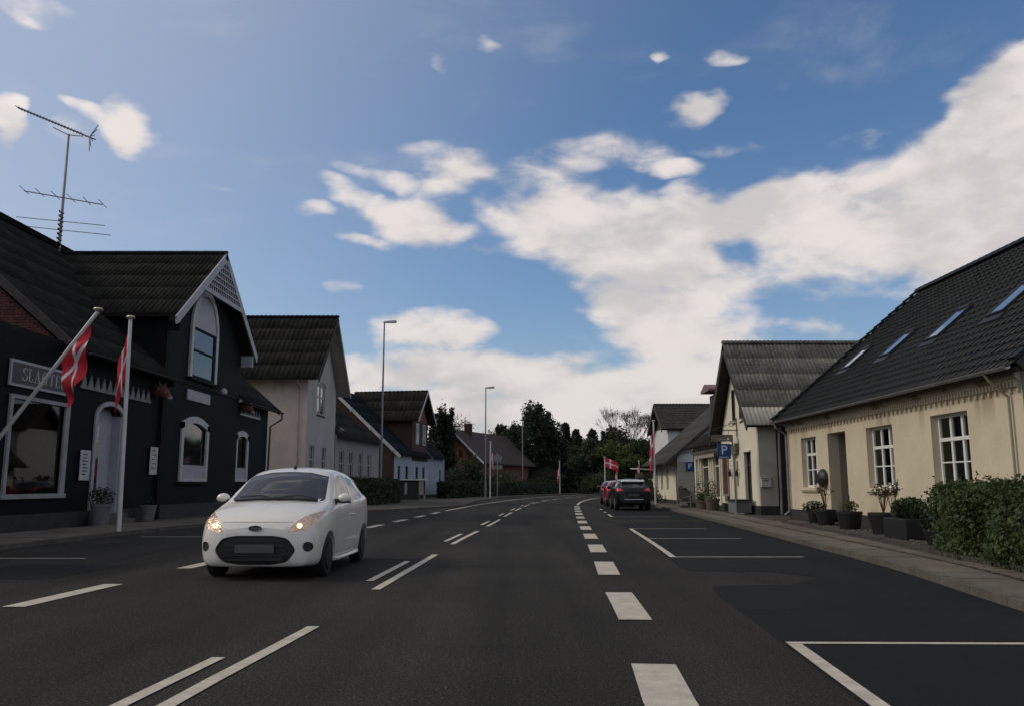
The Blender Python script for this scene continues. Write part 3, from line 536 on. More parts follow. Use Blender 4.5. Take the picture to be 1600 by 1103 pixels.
# cross gable roof
kg = (10.72-7.25)/4.6
roof_sheets((-11.9, 28.95, 7.25), (-1, 0, 0), (0, 1, kg), 7.4, 4.6*math.hypot(1, kg), bs, 'roofk', su=1.05, sv=1.2, amp=.05)
roof_sheets((-11.9, 38.15, 7.25), (-1, 0, 0), (0, -1, kg), 7.4, 4.6*math.hypot(1, kg)-.02, bs, 'roofk', su=1.05, sv=1.2, amp=.05)
ridge_cap((-19.3, 33.55, 10.76), (-11.88, 33.55, 10.76), bs, 'roofk', .12)
for (ya, sg) in ((28.8, 1), (38.3, -1)):
    vb = verge((-11.86, ya, 7.12), (-11.86, 33.55, 10.74), bs, 'greypaint', .30, .06)
    for k in range(2): MB().ball((-11.86, ya+sg*(.08+.16*k), 6.93+.12*k), .10, (.3, 1, 1)).build('scroll', 'greypaint', vb)
MB().box(-11.9, -11.82, 31.15, 35.95, 8.66, 8.84).build('tie_beam', 'greypaint', bs)
lt = MB().box(-11.92, -11.905, 31.3, 35.8, 8.84, 8.845).build('lattice', 'greypaint', bs)
def gz(y): return 10.74-abs(y-33.55)*kg-.32
y = 31.6
while y < 35.6:
    if gz(y) > 8.95: MB().box(-11.885, -11.855, y-.03, y+.03, 8.84, gz(y)).build('lattice_bar', 'greypaint', lt)
    y += .22
z = 9.05
while z < 10.3:
    hw = (10.42-z)/kg; MB().box(-11.855, -11.835, 33.55-hw, 33.55+hw, z-.025, z+.025).build('lattice_bar', 'greypaint', lt); z += .24
MB().box(-12.4, -11.9, 37.7, 37.85, 6.55, 7.05).build('eaves_bracket', 'greypaint', bs); MB().box(-12.4, -11.9, 29.3, 29.42, 6.7, 7.05).build('eaves_bracket', 'black', bs)
MB().box(-12.4, -11.95, 29.5, 37.7, 7.3, 7.33).build('soffit', 'black', bs) if False else None
# arched upper window
def arc(P, s, z, r, w, d0, d1, a0, a1, n, b, rz=None):
    rz = rz or r
    for i in range(n):
        t0 = a0+(a1-a0)*i/n; t1 = a0+(a1-a0)*(i+1)/n
        p = lambda t, q, d: P(s+(r+q)*math.cos(t), d, z+(rz+q)*math.sin(t))
        b.hexa([p(t0, 0, d0), p(t1, 0, d0), p(t1, 0, d1), p(t0, 0, d1), p(t0, w, d0), p(t1, w, d0), p(t1, w, d1), p(t0, w, d1)])
aw = MB(); sc = 32.95; rr = 1.22
arc(PG, sc, 7.25, rr, .24, 0, .09, 0, PI, 20, aw, 1.45); aw.pbox(PG, sc-rr-.24, sc-rr, 0, .09, 5.35, 7.25).pbox(PG, sc+rr, sc+rr+.24, 0, .09, 5.35, 7.25)
aw = aw.build('arched_window', 'dimwhite', bs)
n = 20; pts = [(sc+rr*math.cos(PI*i/n), 7.32+1.42*math.sin(PI*i/n)) for i in range(n+1)]
MB().prism([PG(s, .045, z) for s, z in pts], [PG(s, .01, z) for s, z in pts]).build('fanlight_panel', 'greypaint', aw)
f = MB().pbox(PG, sc-rr, sc+rr, .02, .07, 7.22, 7.32).pbox(PG, sc-rr, sc+rr, .02, .07, 6.38, 6.46).pbox(PG, sc-rr, sc+rr, .02, .07, 5.35, 5.45).pbox(PG, sc-rr, sc-rr+.08, .02, .065, 5.45, 7.22).pbox(PG, sc+rr-.22, sc+rr, .02, .065, 5.45, 7.22).build('sash', 'black', aw)
for za, zb in ((5.45, 6.38), (6.46, 7.22)): MB().pbox(PG, sc-rr+.08, sc+rr-.22, .01, .035, za, zb).build('pane', 'glasslit', aw)
MB().pbox(PG, sc-rr-.26, sc+rr+.26, 0, .16, 5.24, 5.34).build('sill', 'black', aw)
# small name board under it
o = MB().pbox(PG, 31.5, 33.85, .01, .06, 4.46, 4.86).build('name_board', 'greypaint', bs)
for i in range(9): MB().pbox(PG, 31.75+i*.21, 31.87+i*.21+random.uniform(-.02, .03), .06, .066, 4.58, 4.74).build('worn_lettering', 'signlet', o)
# ground floor windows
def segwin(P, s0, s1, z0, z1, rise, panel=True):
    b = MB(); w = .22; n = 10
    b.pbox(P, s0, s0+w, -.05, .07, z0, z1-rise); b.pbox(P, s1-w, s1, -.05, .07, z0, z1-rise); b.pbox(P, s0+w, s1-w, -.05, .07, z0, z0+.12)
    top = lambda s, k=0: z1-rise+rise*math.sin(PI*(s-s0)/(s1-s0))
    for i in range(n):
        a = s0+(s1-s0)*i/n; c = s0+(s1-s0)*(i+1)/n
        b.hexa([P(a, -.05, top(a)-.26), P(c, -.05, top(c)-.26), P(c, .07, top(c)-.26), P(a, .07, top(a)-.26), P(a, -.05, top(a)), P(c, -.05, top(c)), P(c, .07, top(c)), P(a, .07, top(a))])
    o = b.build('window', 'dimwhite', bs)
    if panel: MB().pbox(P, s0+w, s1-w, -.06, .02, z0+.12, z0+.62).build('apron_panel', 'greypaint', o); zb = z0+.62
    else: zb = z0+.12
    MB().pbox(P, s0+w, s1-w, -.08, -.05, zb, z1-.1).build('pane', 'glass', o); MB().pbox(P, s0+w, s0+w+.06, -.05, -.01, zb, z1-rise-.1).pbox(P, s1-w-.06, s1-w, -.05, -.01, zb, z1-rise-.1).pbox(P, s0+w, s1-w, -.05, -.01, zb, zb+.07).build('sash', 'black', o)
    MB().pbox(P, s0-.05, s1+.05, .0, .14, z0-.1, z0).build('sill', 'black', o)
segwin(PG, 31.15, 33.95, 1.38, 3.88, .28); segwin(PL, 36.97+.75, 39.5, 1.4, 3.72, .2)
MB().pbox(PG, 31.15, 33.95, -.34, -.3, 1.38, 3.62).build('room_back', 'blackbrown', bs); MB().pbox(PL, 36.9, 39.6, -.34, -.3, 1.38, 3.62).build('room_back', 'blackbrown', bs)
# shop window
sw = MB().pbox(PL, 20.6, 20.72, -.06, .06, .9, 3.5).pbox(PL, 23.2, 23.42, -.06, .06, .9, 3.5).pbox(PL, 20.72, 23.2, -.06, .06, 3.4, 3.5).pbox(PL, 20.5, 23.45, -.06, .10, .9, 1.02).build('shop_window', 'frieze2', bs)
MB().pbox(PL, 20.72, 23.2, -.05, -.04, 1.02, 3.4).build('pane', 'clear', sw)
MB().pbox(PL, 19.5, 24.3, -2.6, -2.5, 0, 4).pbox(PL, 19.5, 19.6, -2.5, -.36, 0, 4).pbox(PL, 24.2, 24.3, -2.5, -.36, 0, 4).pbox(PL, 19.5, 24.3, -2.5, -.36, 3.6, 3.7).pbox(PL, 19.5, 24.3, -2.5, -.36, .7, .8).build('shop_interior', 'greyr', bs)
cnt = MB().pbox(PL, 20.2, 23.8, -1.5, -.9, .8, 1.45).build('counter', 'dimwhite', bs)
for i in range(7): MB().pbox(PL, 20.5+i*.45, 20.75+i*.45, -1.3, -1.05, 1.45, 1.6+.12*(i % 3)).build('goods', ('bull', 'wood', 'bullw')[i % 3], cnt)
for s0 in (20.85, 21.5, 22.75): MB().pbox(PL, s0, s0+.3, -.5, -.45, 1.05, 2.4).build('hanging_cloth', 'curtain', sw)
MB().pbox(PL, 22.2, 22.75, -.15, -.13, 1.95, 2.2).build('window_card', 'signw', sw); MB().pbox(PL, 20.8, 21.9, -.45, -.40, 2.85, 2.9).build('shelf', 'signlet', sw)
for s0, s1, z0, z1, mm in ((21.1, 21.5, 1.05, 2.25, 'curtain'), (21.75, 22.15, 1.05, 2.3, 'curtain'), (20.75, 22.6, 2.28, 2.42, 'curtain'), (22.3, 22.9, 1.9, 2.12, 'signlet'), (20.8, 21.9, 2.8, 2.84, 'signlet')):
    MB().pbox(PL, s0, s1, -.035, -.03, z0, z1).build('window_display', mm, sw) if False else None
# door
dr = MB().pbox(PL, 24.9, 25.05, -.02, .05, .38, 3.3).pbox(PL, 26.7, 26.85, -.02, .05, .38, 3.3); 
arc(PL, 25.875, 3.25, .84, .14, -.02, .055, 0, PI, 14, dr, .42); dr = dr.build('door_surround', 'greypaint', bs)
n = 14; MB().prism([PL(25.875+.84*math.cos(PI*i/n), -.3, 3.25+.42*math.sin(PI*i/n)) for i in range(n+1)], [PL(25.875+.84*math.cos(PI*i/n), -.33, 3.25+.42*math.sin(PI*i/n)) for i in range(n+1)]).build('fanlight_panel', 'greypaint', dr)
MB().pbox(PL, 26.6, 26.74, -.34, 0, .38, 3.4).build('door_reveal', 'greypaint', dr)
door = MB().pbox(PL, 25.02, 26.6, -.33, -.27, .38, 3.25).build('door', 'greypaint', bs)
MB().pbox(PL, 25.15, 25.85, -.27, -.262, 1.0, 3.0).build('pane', 'glass', door)
MB().pbox(PL, 25.25, 25.75, -.262, -.255, 2.55, 3.05).build('notice', 'flagw', door); MB().pbox(PL, 25.3, 25.6, -.262, -.256, 1.75, 2.25).build('notice', 'signlet', door)
for i in range(4): MB().pbox(PL, 25.3, 25.7-.08*(i % 2), -.2545, -.2535, 2.66+i*.09, 2.69+i*.09).build('print_line', 'signblue', door)
MB().pbox(PL, 24.9, 26.9, 0, .55, .06, .22).pbox(PL, 24.9, 26.9, 0, .28, .22, .38).build('doorstep', 'kerb', bs)
# frieze of white pointed teeth
fr = MB().pbox(PL, 23.9, 28.6, .01, .05, 4.02, 4.1).build('frieze_rail', 'friezegrey', bs)
def teeth(P, s0, s1, n, z0, h, par):
    w = (s1-s0)/n
    for i in range(n):
        a = s0+i*w; q = [(a+.04, z0), (a+w-.04, z0), (a+w/2, z0+h)]; MB().prism([P(s, .012, z) for s, z in q], [P(s, .045, z) for s, z in q]).build('frieze_point', 'friezegrey', par)
teeth(PL, 23.9, 28.6, 12, 4.1, .36, fr)
fr2 = MB().pbox(PL, 38.2, 41.2, .01, .05, 4.42, 4.5).build('frieze_rail', 'dimwhite', bs); teeth(PL, 38.2, 41.2, 7, 4.5, .4, fr2)
gutter((-11.95, 23.3, 4.95), (-11.95, 29.3, 4.95), bs, 'iron'); gutter((-11.95, 38.0, 4.95), (-11.95, 43.4, 4.95), bs, 'iron')
MB().tube([(-11.95, 43.2, 4.92), (-11.95, 43.2, 4.6), (-12.4, 42.75, 4.2), (-12.44, 42.7, .1)], .05, 8).build('downpipe', 'iron', bs)
# sign
sg = MB().pbox(PL, 20.45, 23.42, .02, .07, 3.70, 4.36).build('shop_sign', 'greypaint', bs)
MB().pbox(PL, 20.53, 23.34, .07, .078, 3.77, 4.29).build('sign_panel', 'signdark', sg)
def serif_letters(word, P, s0, z0, h, adv, m, parent, d=.079, name='letter'):
    """roman capitals from thick and thin strokes with slab serifs; unit box 0..1"""
    T, t, S = .16, .06, .045
    G = {'S': ('arc', [(.40, .76, .27, .21, 20, 270, 1), (.40, .26, .29, .23, 90, -160, 1)]), 'L': [(.08, 0, .08+T, 1, 0), (.0, 0, .62, t, 0), (0, 1-t, .34, 1, 0), (.56, 0, .62, .28, 0)],
         'A': [('q', .0, .34, 0, t), ('q', .5, .95, 0, t), ('l', .16, 0, .46, 1, t), ('l', .76, 0, .44, 1, T), ('q', .26, .66, .33, .33+t)],
         'G': ('arc', [(.45, .5, .36, .45, 40, 320, 1)], [('q', .60, .78, .0, .42), ('q', .5, .9, .40, .46)]),
         'T': [('q', .33, .33+T, 0, 1), ('q', .0, .82, 1-t, 1), ('q', 0, .06, .74, 1), ('q', .76, .82, .74, 1), ('q', .22, .60, 0, t)],
         'E': [('q', .08, .08+T, 0, 1), ('q', 0, .66, 0, t), ('q', 0, .62, 1-t, 1), ('q', .2, .48, .5, .5+t), ('q', .6, .66, 0, .26), ('q', .56, .62, .76, 1)],
         'R': ('arc', [(.36, .75, .26, .22, 90, -90, 1)], [('q', .08, .08+T, 0, 1), ('q', 0, .36, 0, t), ('q', .02, .38, 1-t, 1), ('q', .2, .38, .5, .5+t), ('l', .40, .5, .72, 0, T), ('q', .64, .88, 0, t)])}
    s = s0
    for ch in word:
        b = MB(); g = G[ch]; parts = g
        q = lambda x, z: P(s+x*h*1.02, d, z0+z*h)
        q2 = lambda x, z: P(s+x*h*1.02, d-.008, z0+z*h)
        def poly(pp): b.prism([q(*p) for p in pp], [q2(*p) for p in pp])
        arcs = []
        if isinstance(g, tuple): arcs = g[1]; parts = g[2] if len(g) > 2 else []
        for (cx, cz, rx, rz, a0, a1, _) in arcs:
            N = 12
            for i in range(N):
                p = []
                for a in (a0+(a1-a0)*i/N, a0+(a1-a0)*(i+1)/N):
                    w = .05+.10*abs(math.cos(R(a))); p.append(((cx+(rx+w/2)*math.cos(R(a)), cz+(rz+.03)*math.sin(R(a))), (cx+(rx-w/2)*math.cos(R(a)), cz+(rz-.03)*math.sin(R(a)))))
                poly([p[0][0], p[1][0], p[1][1], p[0][1]])
        if ch == 'S': poly([(.62, .72), (.68, .72), (.68, .96), (.64, .96)]); poly([(.07, .04), (.11, .04), (.13, .3), (.07, .3)]); poly([(.18, .62), (.24, .72), (.66, .40), (.60, .28)])
        for p in parts:
            if p[0] == 'l': _, xa, za, xb, zb, w = p; poly([(xa-w/2, za), (xa+w/2, za), (xb+w/2, zb), (xb-w/2, zb)])
            elif p[0] == 'q': _, xa, xb, za, zb = p; poly([(xa, za), (xb, za), (xb, zb), (xa, zb)])
            else: xa, za, xb, zb, _ = p; poly([(xa, za), (xb, za), (xb, zb), (xa, zb)])
        b.build(name, m, parent); s += adv*{'S': .86, 'L': .80, 'A': 1.08, 'G': 1.06, 'T': 1.0, 'E': .88, 'R': 1}[ch]*1.06
serif_letters('SLAGTER', PL, 20.93, 3.87, .33, .305, 'signlet', sg)
# bull heads
def bullhead(P, s, z, label, k=1):
    t = empty('bull_head', label, 'animal head', P(s, 0, z)); c = lambda ds, d, dz: P(s+ds*k, d*k, z+dz*k)
    b = MB(); b.tube([c(0, -.02, .05), c(0, .12, .08), c(0, .28, .06), c(0, .42, -.06), c(0, .55, -.20), c(0, .60, -.25)], [.30*k, .31*k, .27*k, .20*k, .155*k, .12*k], 14); b.build('head', 'bull', t, smooth=True)
    b = MB(); b.tube([c(0, .30, .255), c(0, .42, .115), c(0, .57, -.04)], [.07*k, .075*k, .06*k], 10); b.build('face_blaze', 'bullw', t, smooth=True)
    MB().ball(c(0, .60, -.24), .125*k, (1, 1.1, .8)).build('muzzle', 'bullw', t, smooth=True)
    for sg in (-1, 1):
        MB().tube([c(.2*sg, .22, .16), c(.38*sg, .26, .13), c(.5*sg, .26, .06)], [.05*k, .075*k, .02*k], 8).build('ear', 'bull', t, smooth=True)
        MB().tube([c(.14*sg, .25, .28), c(.28*sg, .28, .36), c(.33*sg, .3, .48)], [.04*k, .032*k, .008*k], 8).build('horn', 'bullw', t, smooth=True)
        MB().ball(c(.19*sg, .36, .08), .028*k).build('eye', 'iron', t)
bullhead(PL, 29.0, 4.45, 'brown and white bull head mounted above and left of the arched shop window', .85); bullhead(PL, 38.4, 4.75, 'brown and white bull head mounted under the far eaves near the downpipe', .85)
# price boards on the wall
def board(P, s0, s1, z0, z1, label, n=7, red=False):
    t = empty('notice_board', label, 'notice board', P((s0+s1)/2, 0, z0)); MB().pbox(P, s0, s1, .052, .075, z0, z1).build('panel', 'dimwhite', t, bevel=.004)
    for i in range(n):
        z = z1-.12-i*(z1-z0-.2)/n; MB().pbox(P, s0+.1+random.uniform(0, .05), s1-.1-random.uniform(0, .25)*(s1-s0), .075, .077, z-.02, z+.015).build('print_line', 'rimdark', t)
board(PL, 24.15, 24.72, 1.38, 2.25, 'white price board on the black wall left of the shop door'); board(PL, 29.25-.45, 29.5-.1, 1.6, 2.55, 'white notice board on the black wall right of the shop door', 5)
# wall lamp below arched window
wl = empty('wall_lamp', 'small pale wall lamp on a bracket beside the arched gable window', 'lamp', PG(34.5, 0, 5.1))
MB().tube([PG(34.5, 0, 5.2), PG(34.5, .25, 5.35), PG(34.5, .38, 5.25)], .02, 6).build('bracket', 'iron', wl); MB().lathe([(.05, .2), (.13, .1), (.13, 0), (.10, -.05)], PG(34.5, .38, 5.02), 12).build('shade', 'signlet', wl)
# pots
def shrub_leaves(c, r, n, size, m, name, parent, squash=(1, 1, 1), seed=0):
    g = np.random.default_rng(seed); p = g.normal(size=(n, 3)); p /= np.linalg.norm(p, axis=1)[:, None]; p *= (g.random(n)**.45)[:, None]*np.array(squash)*r
    return leaf_object(p+np.array(c), size, m, name, parent, g)
def leaf_object(p, size, m, name, parent, g, normals=None, mats=None, fold=False):
    n = len(p); a = g.normal(size=(n, 3)); a /= np.linalg.norm(a, axis=1)[:, None]
    if normals is not None: a = a*.9+normals; a /= np.linalg.norm(a, axis=1)[:, None]
    r = g.normal(size=(n, 3)); u = np.cross(a, r); u /= np.linalg.norm(u, axis=1)[:, None]; v = np.cross(a, u)
    s = size*np.clip(np.exp(g.normal(size=n)*.38), .4, 2.1)[:, None]
    loc = np.array(rootloc(parent)) if parent is not None else np.zeros(3); q = p-loc
    V = np.empty((n, 4, 3)); V[:, 0] = q-u*s*.5; V[:, 1] = q-v*s*.33+a*s*.08; V[:, 2] = q+u*s*.5; V[:, 3] = q+v*s*.33+a*s*.08
    me = bpy.data.meshes.new(name); me.vertices.add(4*n); me.vertices.foreach_set('co', V.ravel()); me.loops.add(4*n); me.polygons.add(n)
    me.loops.foreach_set('vertex_index', np.arange(4*n, dtype=np.int32)); me.polygons.foreach_set('loop_start', np.arange(0, 4*n, 4, dtype=np.int32)); me.polygons.foreach_set('loop_total', np.full(n, 4, dtype=np.int32))
    for mm in (mats or [m]): me.materials.append(MT[mm])
    if mats: me.polygons.foreach_set('material_index', g.integers(0, len(mats), n).astype(np.int32))
    me.update(); me.validate(); o = bpy.data.objects.new(name, me); COL.objects.link(o)
    if parent is not None: o.parent = parent
    return o
def pot(x, y, r, h, label, m='greypot', leaf='leafdark', lr=.35, n=500, z=.09, size=.05, group=None, round_=True, squash=(1, 1, .8)):
    t = empty('potted_plant', label, 'potted plant', (x, y, z), group)
    if round_: MB().lathe([(r*.75, 0), (r*.95, h*.85), (r, h*.86), (r, h), (r*.9, h), (r*.88, h*.93), (.001, h*.92)], (x, y, z), 20).build('pot', m, t)
    else: MB().box(x-r*.9, x+r*.9, y-r*1.3, y+r*1.3, z, z+h).build('pot', m, t, bevel=.02)
    if lr: shrub_leaves((x, y, z+h+lr*.5), lr, n, size, leaf, 'foliage', t, squash, seed=int(x*100+y*7) % 999)
    return t
pot(-12.0, 24.7, .30, .62, 'grey pot with a low dark shrub left of the shop door', lr=.38, n=900); pot(-12.05, 28.0, .27, .5, 'plain grey pot right of the shop door behind the flagpole', lr=.2, n=200)
# antenna
an = empty('tv_antenna', 'tall rooftop aerial mast with yagi and dipoles above the butcher shop ridge', 'antenna', (-18.9, 33.6, 11.1))
MB().tube([(-18.9, 33.6, 10.6), (-18.9, 33.6, 12.4), (-18.9, 33.6, 16.0)], [.075, .06, .045], 8).build('mast', 'zinc', an)
k = MB()
for i in range(26): a = i*2.1; z = 10.9+i*.065; k.tube([(-18.9+.12*math.cos(a), 33.55, z), (-18.9+.13*math.cos(a+2), 33.5, z+.07)], .028, 5)
k.build('cable_coil', 'iron', an)
k = MB().tube([(-21.2, 33.6, 17.2), (-17.75, 33.6, 15.75)], .032, 6)
for i in range(22):
    f = i/22; x = -21.15+3.0*f; z = 17.18-1.26*f; k.tube([(x, 33.35, z), (x, 33.85, z)], .014, 4)
k.build('yagi_boom', 'zinc', an)
k = MB()
for i in range(6): a = (i-2.5)*.36; k.tube([(-17.95, 33.5, 15.85), (-17.75+.25*math.sin(a)-.1*i*.2, 33.55, 15.8+.75*math.sin(a))], .018, 4)
k.tube([(-19.6, 33.6, 16.3), (-18.9, 33.6, 15.95), (-18.3, 33.6, 15.9)], .02, 5); k.build('reflector', 'zinc', an)
for (xa, za, xb, zb, dy) in ((-20.55, 13.45, -17.2, 12.85, 33.55), (-20.75, 12.3, -17.0, 11.92, 33.5), (-20.8, 11.98, -16.8, 11.55, 33.65)):
    k = MB().tube([(xa, dy, za), (xb, dy, zb)], .024 if za > 13 else .016, 6)
    if za > 13:
        for i in range(6): f = i/5; k.tube([(xa+(xb-xa)*f, dy-.35, za+(zb-za)*f+.1), (xa+(xb-xa)*f, dy+.35, za+(zb-za)*f-.02)], .014, 4)
    k.build('dipole', 'zinc', an)

# ------------------------------------------------------------------ yellow house (right)
PY = plane((9.8, 0), (0, 1), (-1, 0)); yh = empty('yellow_house', 'long single storey yellow plastered house with black glazed tile roof, nearest on the right', 'house', (14, 22, 0))
HY = [(26.95, 28.35, 1.17, 2.8), (24.55, 25.95, .12, 2.82), (21.5, 23.1, 1.17, 2.8), (17.9, 19.5, 1.17, 2.84)]
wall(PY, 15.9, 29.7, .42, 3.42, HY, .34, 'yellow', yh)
MB().pbox(PY, 15.88, 24.55, 0, .04, 0, .42).pbox(PY, 25.95, 29.72, 0, .04, 0, .42).build('plinth', 'plinth', yh)
MB().box(9.803, 20.6, 15.885, 16.1, 0, 3.42).build('side_wall', 'greyr', yh); MB().box(9.803, 20.6, 29.5, 29.715, 0, 3.42).build('side_wall', 'yellow', yh)
MB().box(20.4, 20.6, 16, 29.6, 0, 3.42).build('side_wall', 'yellow', yh)
for ya in (15.9, 29.5): MB().prism([(9.85, ya, 3.42), (20.4, ya, 3.42), (15.1, ya, 8.0)], [(9.85, ya+.2, 3.42), (20.4, ya+.2, 3.42), (15.1, ya+.2, 8.0)]).build('gable_wall', 'greyr' if ya < 20 else 'yellow', yh)
for i, (a, c, z0, z1) in enumerate(HY):
    if i == 1: continue
    window(PY, a, c, z0, z1, yh, d=-.17, cols=3, rows=(.95, 1, 1), trans=0, fw=.07, bw=.05, gm='clear')
    for (u0, u1) in ((a+.02, a+.34), (c-.34, c-.02)):
        k = MB(); n_ = 8
        for q_ in range(n_): x0 = u0+(u1-u0)*q_/n_; x1 = u0+(u1-u0)*(q_+1)/n_; dd = (-.285, -.262); e0, e1 = dd[q_ % 2], dd[(q_+1) % 2]; k.hexa([PY(x0, e0, z0), PY(x1, e1, z0), PY(x1, e1-.006, z0), PY(x0, e0-.006, z0), PY(x0, e0, z1), PY(x1, e1, z1), PY(x1, e1-.006, z1), PY(x0, e0-.006, z1)])
        k.build('curtain', 'curtain', yh)
    MB().pbox(PY, (a+c)/2-.14, (a+c)/2+.10, -.295, -.20, z0, z0+.14).build('window_pot', 'bullw', yh)
    MB().pbox(PY, a-.08, c+.08, 0, .10, z0-.10, z0-.003).pbox(PY, a-.04, c+.04, 0, .06, z0-.15, z0-.10).build('window_sill', 'yellow', yh)
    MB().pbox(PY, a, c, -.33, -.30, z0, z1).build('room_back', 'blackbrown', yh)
# porch niche
MB().pbox(PY, 24.4, 24.548, -1.2, -.34, .0, 2.82).pbox(PY, 25.95, 26.1, -1.2, -.34, 0, 2.82).pbox(PY, 24.5, 26.0, -1.3, -1.2, 0, 2.82).pbox(PY, 24.5, 26.0, -1.2, -.34, 2.82, 2.9).build('porch_niche', 'greyr', yh)
MB().pbox(PY, 24.75, 25.75, -1.2, -1.15, .15, 2.3).build('door', 'wood', yh); MB().pbox(PY, 24.55, 25.95, -1.2, .35, -.02, .13).build('doorstep', 'kerb', yh)
# dentil cornice
cn = MB().pbox(PY, 15.9, 29.7, 0, .12, 3.30, 3.42).pbox(PY, 15.9, 29.7, 0, .06, 3.24, 3.30).build('cornice', 'yellow', yh)
me = MB().pbox(plane((0, 0), (0, 1), (-1, 0)), -.03, .03, 0, .09, -.11, 0).mesh('dentil', 'yellow')
for i in range(112): inst('dentil', me, cn, Matrix.Translation((9.8, 15.98+i*.1225, 3.24)))
for i in range(56): inst('dentil', me, cn, Matrix.Translation((9.8, 15.98+i*.245, 3.14)) @ Matrix.Diagonal((.55, 1, 1.0, 1)))
# roof
ky = (8.25-3.48)/(15.1-9.45); Ls = 5.65*math.hypot(1, ky)
def tileroof(O, u, v, Lu, Lv, parent, nmax, cut=()):
    O = Vector(O); u = Vector(u).normalized(); v = Vector(v).normalized(); w = u.cross(v); w = -w if w.z < 0 else w
    Mx = Matrix(((u.x, v.x, w.x, O.x), (u.y, v.y, w.y, O.y), (u.z, v.z, w.z, O.z), (0, 0, 0, 1)))
    q = [O, O+u*Lu, O+u*Lu+v*Lv, O+v*Lv]; deck = MB().prism([p-w*.05 for p in q], [p-w*.16 for p in q]).build('roof', 'blackbrown', parent)
    tw = Lu/round(Lu/.245); tl = Lv/round(Lv/.34); b = MB(); n = 8; k = tw/n
    pr = [(i*k*1.02, .022*math.sin(2*PI*(i/n)+.6)+.01*(i == 0)) for i in range(n+1)]
    vs = [(x, -.03, h+.034) for x, h in pr]+[(x, tl+.03, h-.004) for x, h in pr]+[(x, -.03, h+.012) for x, h in pr]
    m1 = n+1; b.add(vs, [(i, i+1, m1+i+1, m1+i) for i in range(n)]+[(i, 2*m1+i, 2*m1+i+1, i+1) for i in range(n)])
    me = b.mesh('pantile', 'tile', smooth=True); pos = []
    for i in range(round(Lu/tw)):
        for j in range(round(Lv/tl)):
            cx, cy = (i+.5)*tw, (j+.5)*tl
            if any(c[0] < cx < c[1] and c[2] < cy < c[3] for c in cut): continue
            M = Mx @ Matrix.Translation((i*tw, j*tl, random.uniform(-.003, .003))) @ Matrix.Rotation(random.uniform(-.012, .012), 4, 'Z'); pos.append(((M.translation-cam.location).length, M))
    pos.sort(key=lambda q: q[0])
    for d, M in pos[:nmax]: inst('pantile', me, deck, M)
    co = np.array([v.co for v in me.vertices]); L0 = rootloc(parent); allv = []; allf = []
    fs = [tuple(p.vertices) for p in me.polygons]
    for d, M in pos[nmax:]:
        A = np.array(M); n0 = len(allv)*len(co); allv.append(co @ A[:3, :3].T+A[:3, 3]-np.array(L0)); allf += [tuple(i+n0 for i in f) for f in fs]
    if allv:
        m2 = bpy.data.meshes.new('pantiles'); m2.from_pydata(np.concatenate(allv).tolist(), [], allf); m2.materials.append(MT['tile']); m2.polygons.foreach_set('use_smooth', [True]*len(m2.polygons))
        o = bpy.data.objects.new('pantiles', m2); COL.objects.link(o); o.parent = deck; o['kind'] = 'stuff'
    return deck, Mx, tw, tl
cuts = []; SK = [(27.95, 2.5, 1.15), (24.8, 2.42, 1.2), (22.0, 2.45, 1.35), (19.2, 2.6, 1.3)]
for (yy, lo, ln) in SK: cuts.append((yy-15.4-.33, yy-15.4+.33, lo-.02, lo+ln))
deck, Mx, tw, tl = tileroof((9.4, 15.4, 3.47), (0, 1, 0), (1, 0, ky), 14.7, Ls+.04, yh, 300, cuts)
q = [(20.8, 15.4, 3.47), (20.8, 30.1, 3.47), (15.1, 30.1, 8.27), (15.1, 15.4, 8.27)]; MB().prism([Vector(p) for p in q], [Vector(p)-Vector((0, 0, .15)) for p in q]).build('roof_back', 'tile', yh)
ridge_cap((15.08, 15.4, 8.33), (15.08, 30.15, 8.33), yh, 'tile', .15, .36)
vb = verge((9.4, 30.12, 3.52), (15.08, 30.12, 8.30), yh, 'iron', .2, n=(0, 1, 0)); verge((9.4, 15.37, 3.52), (15.08, 15.37, 8.30), yh, 'iron', .24, n=(0, 1, 0))
me = MB().box(-.11, .11, -.19, .19, -.02, .05).mesh('verge_tile', 'tile'); sl = math.atan(ky)
for ya in (30.1, 15.45):
    for i in range(20):
        f = (i+.5)/20; inst('verge_tile', me, yh, Matrix.Translation((9.4+5.68*f, ya, 3.56+4.80*f)) @ Matrix.Rotation(-sl, 4, 'Y') @ Matrix.Rotation(R(90), 4, 'Z') @ Matrix.Rotation(.09, 4, 'X'))
for (yy, lo, ln) in SK:
    b = MB(); u0, u1 = yy-15.4-.36, yy-15.4+.36
    def Q(a, c, h): return Mx @ Vector((a, c, h))
    def rb(b, a0, a1, c0, c1, h0, h1): b.hexa([Q(a0, c0, h0), Q(a1, c0, h0), Q(a1, c1, h0), Q(a0, c1, h0), Q(a0, c0, h1), Q(a1, c0, h1), Q(a1, c1, h1), Q(a0, c1, h1)])
    rb(b, u0, u0+.07, lo, lo+ln, -.06, .10); rb(b, u1-.07, u1, lo, lo+ln, -.06, .10); rb(b, u0+.07, u1-.07, lo, lo+.07, -.06, .10); rb(b, u0+.07, u1-.07, lo+ln-.1, lo+ln, -.06, .13)
    s = b.build('skylight', 'iron', yh); b = MB(); rb(b, u0+.05, u1-.05, lo+.05, lo+ln-.1, .07, .085); b.build('pane', 'skyglass', s)
    b = MB(); rb(b, u0-.08, u1+.08, lo-.25, lo, .03, .05); b.build('flashing', 'iron', s)
gutter((9.32, 15.5, 3.46), (9.32, 30.0, 3.46), yh, 'zinc')
MB().tube([(9.32, 29.6, 3.4), (9.36, 29.6, 3.25), (9.72, 29.62, 3.0), (9.72, 29.62, .35), (9.55, 29.62, .2)], .045, 8).build('downpipe', 'zinc', yh)
